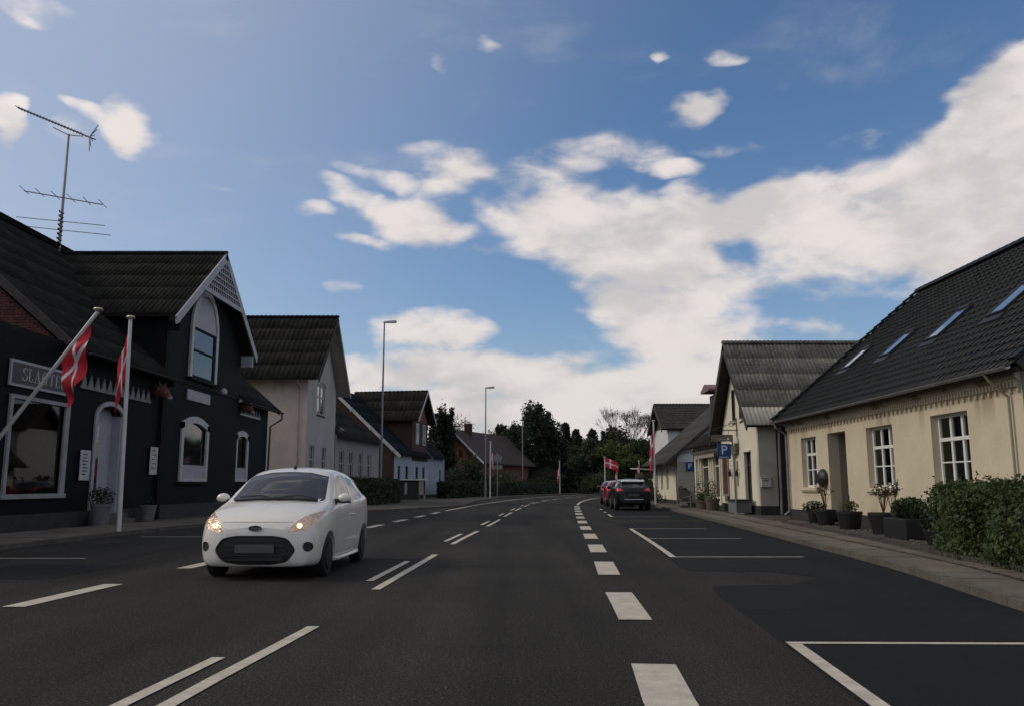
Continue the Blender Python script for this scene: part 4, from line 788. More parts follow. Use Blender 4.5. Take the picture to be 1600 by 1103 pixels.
MB().tube([(9.32, 16.3, 3.4), (9.4, 16.3, 3.28), (9.73, 16.25, 2.95), (9.73, 16.25, .3)], .027, 8).build('downpipe', 'greyr', yh)
ds = empty('wall_dish', 'black round domed dish fixed to the yellow wall between doorway and far window', 'dish', (9.8, 26.35, 1.45))
MB().lathe([(.30, 0), (.30, .02), (.27, .09), (.20, .15), (.10, .185), (.001, .195)], (0, 0, 0), 24, 'x').build('shell', 'iron', ds, smooth=True, loc=Vector((0, 0, 0)))
for c in ds.children: c.rotation_euler = (0, 0, PI); c.location = (-.03, 0, 0)
MB().tube([(9.8, 26.35, 1.45), (9.74, 26.35, 1.45)], .05, 8).build('bracket', 'iron', ds)

# ------------------------------------------------------------------ house with grey corrugated roof (right, second)
PB = plane((9.9, 0), (0, 1), (-1, 0)); b2 = empty('cafe_house', 'cream gabled house with grey corrugated roof and shop front, second on the right', 'house', (14, 37, 0))
HB = [(34.75, 35.75, .5, 2.62), (36.75, 37.55, .3, 2.55), (38.3, 39.3, .5, 2.5)]
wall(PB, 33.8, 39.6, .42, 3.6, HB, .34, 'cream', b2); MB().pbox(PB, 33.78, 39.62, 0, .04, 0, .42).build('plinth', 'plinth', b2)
HU = [(36.85, 37.3, 4.05, 5.45), (35.75, 36.15, 4.05, 5.2)]
gable(PB, 33.8, 39.4, 3.6, 36.6, 7.1, .3, 'cream', b2)
for (a, c, z0, z1) in HU:
    o = MB().pbox(PB, a, c, 0, .03, z0, z1).build('window', 'blackbrown', b2); MB().pbox(PB, a+.06, c-.06, .03, .036, z0+.06, z1-.06).build('pane', 'glass', o); MB().pbox(PB, a-.08, c+.08, 0, .1, z0-.1, z0).build('sill', 'cream', b2)
for (a, c, z0, z1) in (HB[0], HB[2]):
    o = window(PB, a, c, z0, z1, b2, d=-.12, cols=1, rows=(1, 3.2), fm='plinth', trans=0); MB().pbox(PB, a-.06, c+.06, 0, .08, z1, z1+.07).build('drip_moulding', 'cream', o)
o = MB().pbox(PB, 36.75, 37.55, -.2, -.14, .3, 2.55).build('door', 'cream', b2); MB().pbox(PB, 36.85, 37.45, -.14, -.13, 1.2, 2.3).build('pane', 'glass', o)
MB().pbox(PB, 36.55, 37.75, 0, .12, 2.6, 2.72).build('door_canopy', 'wood', b2)
k = MB(); 
for s in (36.6, 37.7): k.pbox(PB, s-.08, s+.08, 0, .16, 2.72, 3.05)
k.pbox(PB, 36.7, 37.6, .02, .1, 2.72, 2.95).build('canopy_ornament', 'wood', b2)
MB().box(9.9, 10.62, 33.62, 33.8, .42, 3.65).build('side_wall', 'white_r', b2); MB().box(9.88, 10.64, 33.6, 33.82, 0, .42).build('plinth', 'plinth', b2)
gt = MB().box(10.62, 10.66, 33.9, 33.95, 0, 3.6).build('gateway', 'blackbrown', b2)
me = MB().box(0, .108, 0, .04, .1, 3.5).mesh('gate_board', 'browngate')
for i in range(16): inst('gate_board', me, gt, Matrix.Translation((10.67+i*.113, 33.86+random.uniform(0, .008), 0)))
MB().box(12.5, 19, 33.7, 33.95, 0, 3.65).build('side_wall', 'white_r', b2)
kb = (7.47-3.62)/3.35
roof_sheets((9.38, 33.25, 3.62), (1, 0, 0), (0, 1, kb), 9.4, 3.35*math.hypot(1, kb), b2, 'roofg', su=1.05, sv=1.02, amp=.04, m_first='roofl')
roof_sheets((9.38, 39.95, 3.62), (1, 0, 0), (0, -1, kb), 9.4, 3.35*math.hypot(1, kb)-.02, b2, 'roofg', su=2.1, sv=2.5, amp=.055)
ridge_cap((9.36, 36.6, 7.50), (18.8, 36.6, 7.50), b2, 'roofg', .12)
verge((9.40, 39.95, 3.55), (9.40, 36.6, 7.42), b2, 'blackbrown', .28, .05); verge((9.40, 33.25, 3.55), (9.40, 36.6, 7.42), b2, 'blackbrown', .22, .05)
gutter((9.4, 33.18, 3.58), (18, 33.18, 3.58), b2, 'iron'); MB().tube([(10.68, 33.2, 3.55), (10.68, 33.45, 3.3), (10.68, 33.5, .1)], .05, 8).build('downpipe', 'zinc', b2)
mbx = empty('mailbox', 'pale letterbox on the grey side wall of the cream house', 'mailbox', (10.1, 33.6, 1.17)); MB().box(9.92, 10.32, 33.48, 33.62, 1.17, 1.52).build('box', 'dimwhite', mbx, bevel=.01)
MB().box(9.9, 10.34, 33.45, 33.62, 1.52, 1.55).build('lid', 'dimwhite', mbx); MB().box(10.0, 10.22, 33.475, 33.481, 1.40, 1.43).build('slot', 'iron', mbx)
# lower shop wing
cw = empty('shop_wing', 'low cream shop front with large windows under a dark tiled roof, beyond the corrugated gable', 'shop', (13, 43, 0))
PC = plane((9.95, 0), (0, 1), (-1, 0)); HC = [(40.15, 41.5, .62, 2.72), (42.4, 44.2, .62, 2.72), (44.6, 45.5, .5, 2.6)]
wall(PC, 39.62, 46, .3, 3.25, HC, .3, 'cream', cw); MB().pbox(PC, 39.62, 46, 0, .04, 0, .3).build('plinth', 'plinth', cw)
for (a, c, z0, z1) in HC: window(PC, a, c, z0, z1, cw, d=-.1, cols=1, rows=(1, 3), trans=0, fm='cream', sill='white')
for s in (40.0, 41.75, 42.2, 44.4): MB().pbox(PC, s-.07, s+.07, 0, .07, .3, 2.85).build('pilaster', 'cream', cw)
MB().pbox(PC, 39.65, 46, 0, .14, 2.88, 3.0).build('cornice', 'cream', cw); MB().box(9.95, 17, 45.8, 46, 0, 3.25).build('side_wall', 'cream', cw)
roof_sheets((9.45, 39.6, 3.22), (0, 1, 0), (1, 0, .62), 6.7, 5.2, cw, 'roofk', su=.9, sv=1, amp=.03, pitch=.2); gutter((9.4, 39.8, 3.2), (9.4, 46.3, 3.2), cw, 'iron')
dm = MB().box(9.85, 12, 40.3, 41.3, 3.3, 5.6).build('dormer', 'browngate', cw); MB().prism([(9.5, 40.05, 5.75), (9.5, 41.75, 5.75), (9.5, 41.75, 5.85), (9.5, 40.9, 6.15), (9.5, 40.05, 5.85)], [(12.4, 40.05, 5.75), (12.4, 41.75, 5.75), (12.4, 41.75, 5.85), (12.4, 40.9, 6.15), (12.4, 40.05, 5.85)]).build('dormer_roof', mat('pinkish_cap', (.2, .12, .11), .8), dm)
aw2 = MB().pbox(PC, 40.1, 44.3, .02, .30, 2.74, 2.80).build('scalloped_awning', 'wood', cw)
for i in range(14):
    s = 40.12+i*.3; MB().prism([PC(s+.15+.15*math.cos(t), .28, 2.74-.18*math.sin(t)) for t in [PI*j/6 for j in range(7)]], [PC(s+.15+.15*math.cos(t), .30, 2.74-.18*math.sin(t)) for t in [PI*j/6 for j in range(7)]]).build('scallop', 'curtain', aw2)
# wrought iron garland under the gutter
k = MB()
for i in range(13):
    s = 39.9+i*.48; c = PC(s, .55, 3.02); k.tube([c+Vector((0, .16*math.cos(t), .12*math.sin(t))) for t in [2*PI*j/10 for j in range(9)]], .014, 4); k.tube([c+Vector((0, .1, 0)), c+Vector((-.03, .3, -.12)), c+Vector((0, .42, .02))], .012, 4)
k.build('iron_scrollwork', 'iron', cw)
# far white house
fw_ = empty('white_gabled_house', 'off white house with its gable to the viewer and dark roof, third on the right', 'house', (13, 52, 0))
PF = plane((9.9, 0), (0, 1), (-1, 0)); HF = [(53.2, 54, .9, 2.3), (55.2, 56, .9, 2.3), (57, 57.8, .9, 2.3)]
wall(PF, 50.6, 59, .35, 3.05, HF, .3, 'cream', fw_); MB().pbox(PF, 50.6, 59, 0, .03, 0, .35).build('plinth', 'plinth', fw_)
for (a, c, z0, z1) in HF: window(PF, a, c, z0, z1, fw_, d=-.06, cols=2, rows=(1, 2), trans=0)
GP = [(9.9, 0), (19.5, 0), (19.5, 3.0), (14.6, 7.0), (9.9, 3.0)]
MB().prism([(x, 50.35, z) for x, z in GP], [(x, 50.6, z) for x, z in GP]).build('gable_wall', 'white_r', fw_); MB().prism([(9.9, 50.33, 2.62), (10.9, 50.33, 2.62), (10.9, 50.33, 3.6), (12.2, 50.33, 4.6), (12.2, 50.33, 4.95), (9.9, 50.33, 3.0)], [(9.9, 50.35, 2.62), (10.9, 50.35, 2.62), (10.9, 50.35, 3.6), (12.2, 50.35, 4.6), (12.2, 50.35, 4.95), (9.9, 50.35, 3.0)]).build('white_painted_band', 'white', fw_)
MB().box(9.88, 19, 50.3, 50.36, 0, .35).build('plinth', 'plinth', fw_)
roof_sheets((9.1, 50.0, 2.52), (0, 1, 0), (1, 0, .84), 9.3, 5.5*math.hypot(1, .84), fw_, 'rooftile', su=2, sv=1.2, amp=.03, pitch=.25)
verge((9.1, 49.98, 2.55), (14.6, 49.98, 7.17), fw_, 'blackbrown', .22, n=(0, 1, 0)); gutter((9.05, 50, 2.5), (9.05, 59.3, 2.5), fw_, 'iron')
MB().tube([(9.08, 50.3, 2.45), (9.8, 50.3, 2.2), (9.85, 50.28, .2)], .045, 6).build('downpipe', 'zinc', fw_)
ps2 = empty('parking_sign', 'small blue parking sign on the grey gable of the off white house', 'sign', (10.7, 50.3, 2.1)); MB().box(10.42, 10.90, 50.28, 50.32, 2.08, 2.6).build('panel', 'signblue', ps2)
lettering('letter', text_mesh('P', .46), 'signw', ps2, Matrix.Translation((10.65, 50.27, 2.34)) @ Matrix.Rotation(R(90), 4, 'X'))
cs = empty('display_case', 'low framed display case with a pale strip on the grey gable wall', 'display case', (10.4, 50.3, .55)); MB().box(10.02, 10.72, 50.24, 50.28, .48, .92).build('frame', 'pole', cs); MB().box(10.08, 10.66, 50.232, 50.239, .54, .86).build('panel', 'plinth', cs); MB().box(10.12, 10.62, 50.226, 50.231, .66, .76).build('strip', 'dimwhite', cs)
# taller house behind it
th_ = empty('tall_tiled_house', 'taller white house with brown grey tiled roof rising behind the off white gable', 'house', (17, 65, 0))
MB().box(11.6, 12.5, 62, 62.3, 0, 5.5).build('front_wall', 'white', th_); MB().box(12.5, 22, 62.02, 62.3, 0, 5.5).build('boarded_wall', 'blackbrown', th_); MB().box(11.6, 11.9, 62.3, 68, 0, 5.5).build('side_wall', 'white', th_)
MB().prism([(11.6, 62, 5.5), (11.6, 68, 5.5), (11.6, 65, 7.3)], [(11.9, 62, 5.5), (11.9, 68, 5.5), (11.9, 65, 7.3)]).build('gable_wall', 'blackbrown', th_)
roof_sheets((11.1, 61.6, 5.35), (1, 0, 0), (0, 1, .62), 11, 3.4*math.hypot(1, .62), th_, 'rooftile', su=.5, sv=.4, amp=.03, pitch=.25); roof_sheets((11.1, 68.4, 5.35), (1, 0, 0), (0, -1, .62), 11, 3.4*math.hypot(1, .62), th_, 'rooftile', su=4, sv=2, amp=.03, pitch=.25)
verge((11.08, 61.6, 5.35), (11.08, 65, 7.48), th_, 'blackbrown', .3); verge((11.08, 68.4, 5.35), (11.08, 65, 7.48), th_, 'blackbrown', .3)
# small red roofed house
rh = empty('red_roofed_cottage', 'small cottage with a bright orange red roof glimpsed beyond the far flagpole', 'house', (17, 84, 0))
MB().box(14.3, 22, 82, 88, 0, 1.9).build('wall', 'white_r', rh); roof_sheets((13.85, 81.5, 1.75), (1, 0, 0), (0, 1, .9), 8.0, 2.5, rh, 'roofred', su=1.4, sv=1.25, amp=.03, pitch=.25)
MB().prism([(14.3, 82, 1.9), (14.3, 85.4, 1.9), (14.3, 83.4, 3.2)], [(14.5, 82, 1.9), (14.5, 85.4, 1.9), (14.5, 83.4, 3.2)]).build('gable_wall', 'white_r', rh)
for x in (15.1, 16): o = MB().box(x, x+.5, 81.96, 82, .6, 1.5).build('window', 'winwhite', rh); MB().box(x+.06, x+.44, 81.95, 81.96, .66, 1.44).build('pane', 'glass', o)
sh = empty('grey_shed', 'low dark shed with a pale grey roof beyond the parked cars', 'shed', (13, 96, 0)); MB().box(14.5, 18.5, 93, 99, 0, 2.6).build('wall', 'blackbrown', sh); q = [(14.0, 92.6, 2.95), (19, 92.6, 2.6), (19, 99.4, 2.6), (14.0, 99.4, 3.1)]; MB().prism([Vector(p) for p in q], [Vector(p)+Vector((0, 0, .12)) for p in q]).build('roof', 'roofl', sh)

# ------------------------------------------------------------------ two storey grey house (left)
gh = empty('grey_gabled_house', 'tall pale rendered house with street gable and ribbed dark roof beyond the black shop', 'house', (-18, 55, 0))
PH = plane((-12.55, 0), (0, 1), (1, 0)); HH = [(51.9, 53.1, 1.7, 3.7), (55.2, 56.4, 1.7, 3.7), (53.4, 55.6, 5.75, 8.05)]
wall(PH, 50.9, 59.1, 0, 7.7, [HH[0], HH[1], (HH[2][0], HH[2][1], HH[2][2], 7.7)], .3, 'greyw', gh); gable(PH, 50.9, 59.1, 7.7, 55, 12.0, .3, 'greyw', gh)
for (a, c, z0, z1) in HH[:2]: window(PH, a, c, z0, z1, gh, d=-.08, cols=2, rows=(1, 1.3), trans=0, fm='dimwhite', sill='greyw')
window(PH, 53.45, 55.55, 5.75, 7.7, gh, d=-.05, cols=2, rows=(1, 1.6), trans=0, fm='dimwhite', gm='glasslit', fw=.09, bw=.07, sill='brickd')
k = MB(); arc(PH, 54.5, 7.55, 1.2, .12, 0, .05, R(15), R(165), 8, k, .35); k.build('window_arch', 'greyw', gh)
MB().box(-28, -12.56, 50.88, 51.2, 0, 7.7).build('side_wall', 'beige', gh); MB().box(-28, -12.9, 58.8, 59.1, 0, 7.7).build('side_wall', 'greyw', gh); MB().box(-28.2, -28, 50.9, 59.1, 0, 7.7).build('back_wall', 'greyw', gh)
kh = (12.35-7.62)/5.1
roof_sheets((-11.7, 49.85, 7.6), (-1, 0, 0), (0, 1, kh), 16.6, 5.1*math.hypot(1, kh), gh, 'roofk', su=1.3, sv=1.4, amp=.05, pitch=.32, underm='greyw')
roof_sheets((-11.7, 60.05, 7.6), (-1, 0, 0), (0, -1, kh), 16.6, 5.1*math.hypot(1, kh)-.02, gh, 'roofk', su=4, sv=3.5, amp=.06, pitch=.3, underm='greyw')
ridge_cap((-28.2, 54.95, 12.38), (-11.68, 54.95, 12.38), gh, 'roofk', .14); verge((-11.68, 49.85, 7.55), (-11.68, 54.95, 12.3), gh, 'rooftile', .25); verge((-11.68, 60.05, 7.55), (-11.68, 54.95, 12.3), gh, 'greyw', .25)
gutter((-11.8, 49.8, 7.58), (-28, 49.8, 7.58), gh, 'iron'); MB().tube([(-13.0, 49.85, 7.5), (-13.0, 50.75, 7.1), (-13.0, 50.82, .2)], .055, 8).build('downpipe', 'greyw', gh)
# row house
rw = empty('low_row_house', 'low grey rendered row house with tall narrow windows behind the hedge', 'house', (-16, 66, 0))
d = Vector((.11, 1)).normalized(); PRO = (-12.5, 59.2); PR = plane(PRO, d, (d.y, -d.x)); L = 11.6
HR = [(1.0, 2.0, 1.5, 3.7), (3.3, 4.3, 1.5, 3.7), (5.8, 6.8, 1.5, 3.7), (8.1, 9.1, 1.5, 3.7)]
wall(PR, 0, L, 0, 4.75, HR, .3, 'rowr', rw)
for (a, c, z0, z1) in HR: window(PR, a, c, z0, z1, rw, d=-.06, cols=2, rows=(1, 1.5), trans=0, fm='dimwhite', sill='rowr')
MB().pbox(PR, 0, L, 0, .08, 4.4, 4.75).build('cornice', 'rowr', rw); MB().pbox(PR, L-.3, L, -9, -.3, 0, 4.7).build('side_wall', 'rowr', rw)
A = PR(0, .45, 4.65); ud = PR(1, 0, 0)-PR(0, 0, 0); nd = PR(0, -1, 0)-PR(0, 0, 0); vv = nd+Vector((0, 0, .75))
dk = roof_sheets(A, ud, vv, L, 6.4, rw, 'roofk', su=2.4, sv=1.6, amp=.03, pitch=.3)
def slab_on(A, ud, vv, a0, a1, c0, c1, h0, h1, name, m, par):
    u = ud.normalized(); v = vv.normalized(); w = u.cross(v); w = -w if w.z < 0 else w
    f = lambda a, c, h: A+u*a+v*c+w*h; b = MB(); b.hexa([f(a0, c0, h0), f(a1, c0, h0), f(a1, c1, h0), f(a0, c1, h0), f(a0, c0, h1), f(a1, c0, h1), f(a1, c1, h1), f(a0, c1, h1)]); return b.build(name, m, par)
s = slab_on(A, ud, vv, 1.6, 2.6, 1.6, 3.3, 0, .12, 'skylight', 'iron', rw); slab_on(A, ud, vv, 1.68, 2.52, 1.68, 3.22, .12, .13, 'pane', 'skyglass', s)
slab_on(A, ud, vv, 1.0, 1.4, .5, .8, 0, .25, 'vent', 'zinc', rw)
gutter(PR(0, .5, 4.6), PR(L, .5, 4.6), rw, 'iron')
# brick house with cross gable
bh = empty('brick_gabled_house', 'red brick house with white bargeboard, twin gable windows and a pale painted street front', 'house', (-14, 80, 0))
d = Vector((.19, 1)).normalized(); PW = plane((-10.35, 73.8), d, (d.y, -d.x)); LW = 16.6
HW = [(1.0, 1.7, 1.5, 2.95), (3.2, 4.0, 1.5, 2.95), (6.3, 7.1, 1.5, 2.95), (8.5, 9.3, 1.5, 2.95), (14.6, 15.2, 1.5, 2.8)]
wall(PW, 0, LW, 0, 3.95, HW, .3, 'bluew', bh); MB().pbox(PW, 0, LW, 0, .03, 0, .3).build('plinth', 'plinth', bh)
for (a, c, z0, z1) in HW: window(PW, a, c, z0, z1, bh, d=-.08, cols=1, rows=(1,), fm='iron', fw=.05, sill='dimwhite')
MB().pbox(PW, 11.0, 11.5, .0, .03, .3, 3.4).build('downpipe_recess', 'bluew', bh)
hw = 5.9; kv = 5.75/6.3
MB().prism([PW(0, -q, z) for q, z in ((.02, 0), (12.2, 0), (12.2, 4.0), (6.1, 9.55), (.02, 4.0))], [PW(.3, -q, z) for q, z in ((.02, 0), (12.2, 0), (12.2, 4.0), (6.1, 9.55), (.02, 4.0))]).build('brick_gable', 'brickd', bh)
ud = PW(1, 0, 0)-PW(0, 0, 0); nd = PW(0, -1, 0)-PW(0, 0, 0)
roof_sheets(PW(-.35, .5, 3.95), ud, nd+Vector((0, 0, kv)), 16.4, 6.5*math.hypot(1, kv), bh, 'greenroof', su=3, sv=1.5, amp=.03, pitch=.3)
va = verge(PW(-.4, .75, 3.78), PW(-.4, -6.0, 9.95), bh, 'dimwhite', .26, .07, n=tuple(ud))
for f in (.12, .43, .7): q = PW(-.4, .75, 3.7).lerp(PW(-.4, -6.0, 9.85), f); MB().box(q.x-.12, q.x+.12, q.y-.1, q.y+.1, q.z-.28, q.z-.1).build('purlin_end', 'dimwhite', va)
# wing
MB().pbox(PW, 5.0, 10.0, -5, .02, 3.5, 7.25).build('wing_wall', 'brickd', bh)
MB().prism([PW(5.0, .02, 7.25), PW(10.0, .02, 7.25), PW(7.5, .02, 9.9)], [PW(5.0, -.3, 7.25), PW(10.0, -.3, 7.25), PW(7.5, -.3, 9.9)]).build('wing_gable', 'brick', bh)
for s in (6.1, 8.3):
    o = MB().pbox(PW, s, s+.95, .02, .06, 5.1, 7.1).build('window', 'dimwhite', bh); MB().pbox(PW, s+.16, s+.42, .06, .066, 5.2, 7.0).pbox(PW, s+.54, s+.80, .06, .066, 5.2, 7.0).build('pane', 'glass', o)
kw = (10.35-7.3)/3.1
roof_sheets(PW(4.4, .75, 7.25), nd, ud+Vector((0, 0, kw)), 7.6, 3.1*math.hypot(1, kw), bh, 'roofk', su=1.2, sv=1.5, amp=.05, pitch=.42); roof_sheets(PW(10.6, .75, 7.25), nd, -ud+Vector((0, 0, kw)), 7.6, 3.1*math.hypot(1, kw), bh, 'roofk', su=3, sv=2, amp=.06, pitch=.42)
verge(PW(4.4, .78, 7.2), PW(7.5, .78, 10.3), bh, 'greypaint', .2, n=tuple(-nd)); verge(PW(10.6, .78, 7.2), PW(7.5, .78, 10.3), bh, 'greypaint', .2, n=tuple(-nd))
verge(PW(10.2, .6, 3.9), PW(10.2, -1.2, 5.6), bh, 'dimwhite', .25, n=tuple(ud))
# far red brick gable house
fb = empty('far_brick_house', 'red brick bungalow with white verge boards and long brown roof beyond the hedge', 'house', (-5, 112, 0))
d = Vector((.38, .92)).normalized(); Q = lambda s, q, z: Vector((-7.5+d.x*s+d.y*q, 105+d.y*s-d.x*q, z))
MB().prism([Q(0, q, z) for q, z in ((-3.6, 0), (3.6, 0), (3.6, 4.6), (0, 7.9), (-3.6, 4.6))], [Q(.3, q, z) for q, z in ((-3.6, 0), (3.6, 0), (3.6, 4.6), (0, 7.9), (-3.6, 4.6))]).build('brick_gable', 'brick', fb)
MB().prism([Q(.3, q, z) for q, z in ((3.3, 0), (3.6, 0), (3.6, 4.0), (3.3, 4.0))], [Q(17, q, z) for q, z in ((3.3, 0), (3.6, 0), (3.6, 4.0), (3.3, 4.0))]).build('wall', 'brick', fb)
for sg in (1, -1):
    q = [Q(-.5, 0, 8.2), Q(17.5, 0, 8.2), Q(17.5, 4.6*sg, 3.95), Q(-.5, 4.6*sg, 3.95)]; MB().prism(q, [p-Vector((0, 0, .18)) for p in q]).build('roof', 'brownroof', fb)
    q = [Q(-.55, 0, 8.25), Q(-.55, 4.6*sg, 4.0), Q(-.55, 4.6*sg, 3.75), Q(-.55, 0, 7.98)]; MB().prism(q, [p-Vector((d.x*.08, d.y*.08, 0)) for p in q]).build('bargeboard', 'white', fb)
q = Q(4, .3, 0); MB().box(q.x-.5, q.x+.5, q.y-.5, q.y+.5, 7.5, 9.1).build('chimney', 'brickd', fb)
for qa, z in ((-.5, 5.6), (.9, 5.6), (2.0, 5.2)):
    q = [Q(-.03, qa, z), Q(-.03, qa+.5, z), Q(-.03, qa+.5, z-.9), Q(-.03, qa, z-.9)]; MB().prism(q, [p+Vector((.02, .04, 0)) for p in q]).build('window', 'iron', fb)
# carport/grey lean roof by the big conifer
lr_ = empty('low_outbuilding', 'low outbuilding with a dull grey hipped roof under the big dark tree', 'outbuilding', (3, 122, 0)); MB().box(.5, 7, 119.5, 125, 0, 2.4).build('wall', 'blackbrown', lr_)
MB().add([(0, 119, 2.3), (8, 119, 2.3), (8, 126, 2.3), (0, 126, 2.3), (2, 122, 4.9), (3.5, 122, 4.9)], [(0, 1, 5, 4), (1, 2, 5), (2, 3, 4, 5), (3, 0, 4), (0, 3, 2, 1)]).build('roof', 'roofk', lr_)

# ------------------------------------------------------------------ street lamps
def lamp(x, y, h, label, side=1):
    t = empty('street_lamp', label, 'street lamp', (x, y, .05), 'street lamps along the left kerb'); MB().lathe([(.11, 0), (.11, 1.2), (.085, 1.25), (.05, h), (.05, h+.05)], (x, y, .05), 10).build('pole', 'pole', t)
    hd = MB().prism([(x-.06, y-.11, h), (x+.85, y-.13, h+.06), (x+.9, y+.13, h+.06), (x-.06, y+.11, h)], [(x-.06, y-.07, h+.12), (x+.8, y-.09, h+.20), (x+.8, y+.09, h+.20), (x-.06, y+.07, h+.12)]).build('lamp_head', 'lampgrey', t, bevel=.02)
    MB().box(x+.25, x+.8, y-.09, y+.09, h-.0, h+.05).build('lens', 'signw', hd)
lamp(-8.9, 57.0, 12.35, 'tall grey street lamp rising behind the clipped hedge, nearest of the lamps'); lamp(-2.55, 80.5, 10.5, 'street lamp beside the flagpole and round road sign, in front of the far brick bungalow')
lamp(1.4, 112, 11.0, 'street lamp against the big dark tree'); lamp(18.4, 168, 10.6, 'farthest street lamp in front of the wood above the flying flag')

# ------------------------------------------------------------------ flags
def flag(base, top, label, cloth, group='flags along the street', r0=.05, r1=.035, socket=True, pm='polew', hoist=1.1, start=.3, ball=.055):
    """cloth(a,b) -> offset vector from the hoist point; a along fly 0..1, b down the hoist 0..1"""
    base = Vector(base); top = Vector(top); t = empty('flagpole', label, 'flag', base, group); d = (top-base).normalized()
    MB().tube([base, top], r0, 12, r2=r1).build('pole', pm, t)
    MB().lathe([(.001, 0), (r1*2.2, .02), (r1*2.6, .05), (r1*2.0, .09), (.001, .11)], top, 12).build('finial', 'gold', t)
    A = sorted(set([0, 12/34, 16/34, 1]+[i/34 for i in range(35)])); B = sorted(set([i/28 for i in range(29)])); vs = []; fs = []; mi = []
    for b_ in B:
        hp = top-d*(start+hoist*b_)
        for a_ in A: vs.append(hp+Vector(cloth(a_, b_)))
    n = len(A)
    for j in range(len(B)-1):
        for i in range(n-1):
            fs.append((j*n+i, j*n+i+1, (j+1)*n+i+1, (j+1)*n+i)); a = (A[i]+A[i+1])/2; b = (B[j]+B[j+1])/2
            mi.append(1 if 12/34 < a < 16/34 or 12/28 < b < 16/28 else 0)
    for part, name in ((0, 'flag_field'), (1, 'flag_cross')):
        k = MB(); k.add(vs, [f for f, m in zip(fs, mi) if m == part]); o = k.build(name, 'red' if part == 0 else 'flagw', t if part == 0 else fld, smooth=True)
        bm = bmesh.new(); bm.from_mesh(o.data); bmesh.ops.delete(bm, geom=[v for v in bm.verts if not v.link_faces], context='VERTS'); bm.to_mesh(o.data); bm.free()
        md = o.modifiers.new('thick', 'SOLIDIFY'); md.thickness = .004
        if part == 0: fld = o
    return t
def limp(L, lean, amp, nf, ph=0, gather=.5, vec=(-1, 0)):
    def f(a, b):
        s = a*L; w = amp*math.sin(nf*2*PI*a+ph+b*2.2)*min(1, a*3); k = lean*(1-b*.15)
        h = k*s*(1-.35*a); drop = s*math.sqrt(max(.05, 1-k*k))
        c = math.sin(nf*2*PI*a+ph+1.2)*amp*.5*min(1, a*3)
        return (vec[0]*(h+c)+vec[1]*w+.02*vec[0], vec[1]*(h)+w*abs(vec[0]), -drop*(1-.10*b)+ .05*math.sin(7*a+b*3)*a)
    return f
def leaning(a, b):
    k = a; w = .055*math.sin(a*9+b*7)*min(1, a*4)
    sx = -(1-b)*.02*0+ (0.30*b*a) + (-.04*(1-b)*a); return (sx-.06*math.sin(b*3.1)*a+.0*w, w*1.6+.05*math.sin(b*11)*a, -a*(1.30-.12*b))
flag((-12.5, 19.9, 1.95), (-9.95, 19.6, 5.35), 'slanting white pole with a drooping red and white flag across the SLAGTER sign', leaning, r0=.05, r1=.045, hoist=1.18, start=.28)
flag((-9.86, 21.3, .06), (-9.95, 21.3, 5.5), 'upright white flagpole before the shop door with a limp red and white flag', limp(1.28, .30, .05, 1.4, 0), r0=.058, r1=.045, hoist=1.15, start=.3)
def fly(L, drop, vec=(1, 0)): return lambda a, b: (vec[0]*L*a, .12*math.sin(a*7+b)*a, -drop*a*a-.25*drop*a+.05*math.sin(a*8+b*2)*a)
flag((-2.0, 77.0, .05), (-1.98, 77, 5.1), 'far flagpole beside the round road sign with its flag hanging limp', limp(1.5, .35, .10, 1.5, 1, vec=(1, 0)), hoist=1.35, start=.45, r0=.06, r1=.05)
flag((6.3, 111, .05), (6.3, 111, 4.3), 'far flagpole standing alone before the dark wood with a small limp flag', limp(1.5, .3, .12, 1.5, .4, vec=(-1, 0)), hoist=1.4, start=.3, r0=.06, r1=.05)
flag((8.75, 51.5, .06), (8.75, 51.5, 5.1), 'white flagpole on the pavement beside the black parked car with a limp flag', limp(1.5, .3, .07, 1.5, 2, vec=(-1, 0)), hoist=1.5, start=.35, r0=.06, r1=.045)
flag((9.95, 90, .05), (9.95, 90, 4.15), 'flagpole beyond the parked cars with its flag flying out to the right', fly(1.45, .45), hoist=1.0, start=.05, r0=.06, r1=.05)
flag((13.1, 105, .05), (13.1, 105, 3.3), 'distant thin flagpole just left of the black parked car roof with a small limp flag', limp(1.3, .2, .1, 1.5, 2, vec=(-1, 0)), hoist=1.1, start=.2, r0=.05, r1=.04)
flag((15.6, 103, .05), (15.6, 103, 4.1), 'distant flagpole above the black parked car roof with a limp flag', limp(1.5, .3, .1, 1.5, 3, vec=(-1, 0)), hoist=1.4, start=.2, r0=.05, r1=.04)
# round road sign
rs = empty('road_sign', 'grey back of a round road sign with a small plate beneath on a thin post', 'sign', (-1.35, 78, .05)); MB().tube([(-1.35, 78, .05), (-1.35, 78, 4.2)], .045, 8).build('post', 'pole', rs)
MB().lathe([(.38, 0), (.38, .02)], (-1.3, 78.06, 3.7), 24, 'y').build('disc', 'pole', rs); MB().box(-1.7, -.9, 78.06, 78.08, 2.7, 3.05).build('plate', 'pole', rs)
for c in rs.children:
    pass
# parking sign near
ps = empty('parking_sign', 'large blue parking sign on a bent grey post at the kerb outside the cafe house', 'sign', (9.0, 34.0, .08))
MB().tube([(9.02, 34, .08), (8.98, 34, 2.85), (8.95, 34, 3.0), (8.88, 34, 3.05), (8.4, 34, 3.05)], .035, 8).build('post', 'pole', ps)
pn = MB().box(8.33, 8.87, 33.93, 33.96, 2.30, 2.90).build('panel', 'signblue', ps); lettering('letter', text_mesh('P', .52), 'signw', ps, Matrix.Translation((8.60, 33.925, 2.63)) @ Matrix.Rotation(R(90), 4, 'X'))
for i in range(7): MB().box(8.40+i*.055, 8.44+i*.055, 33.926, 33.93, 2.345, 2.375).build('small_print', 'signw', pn)
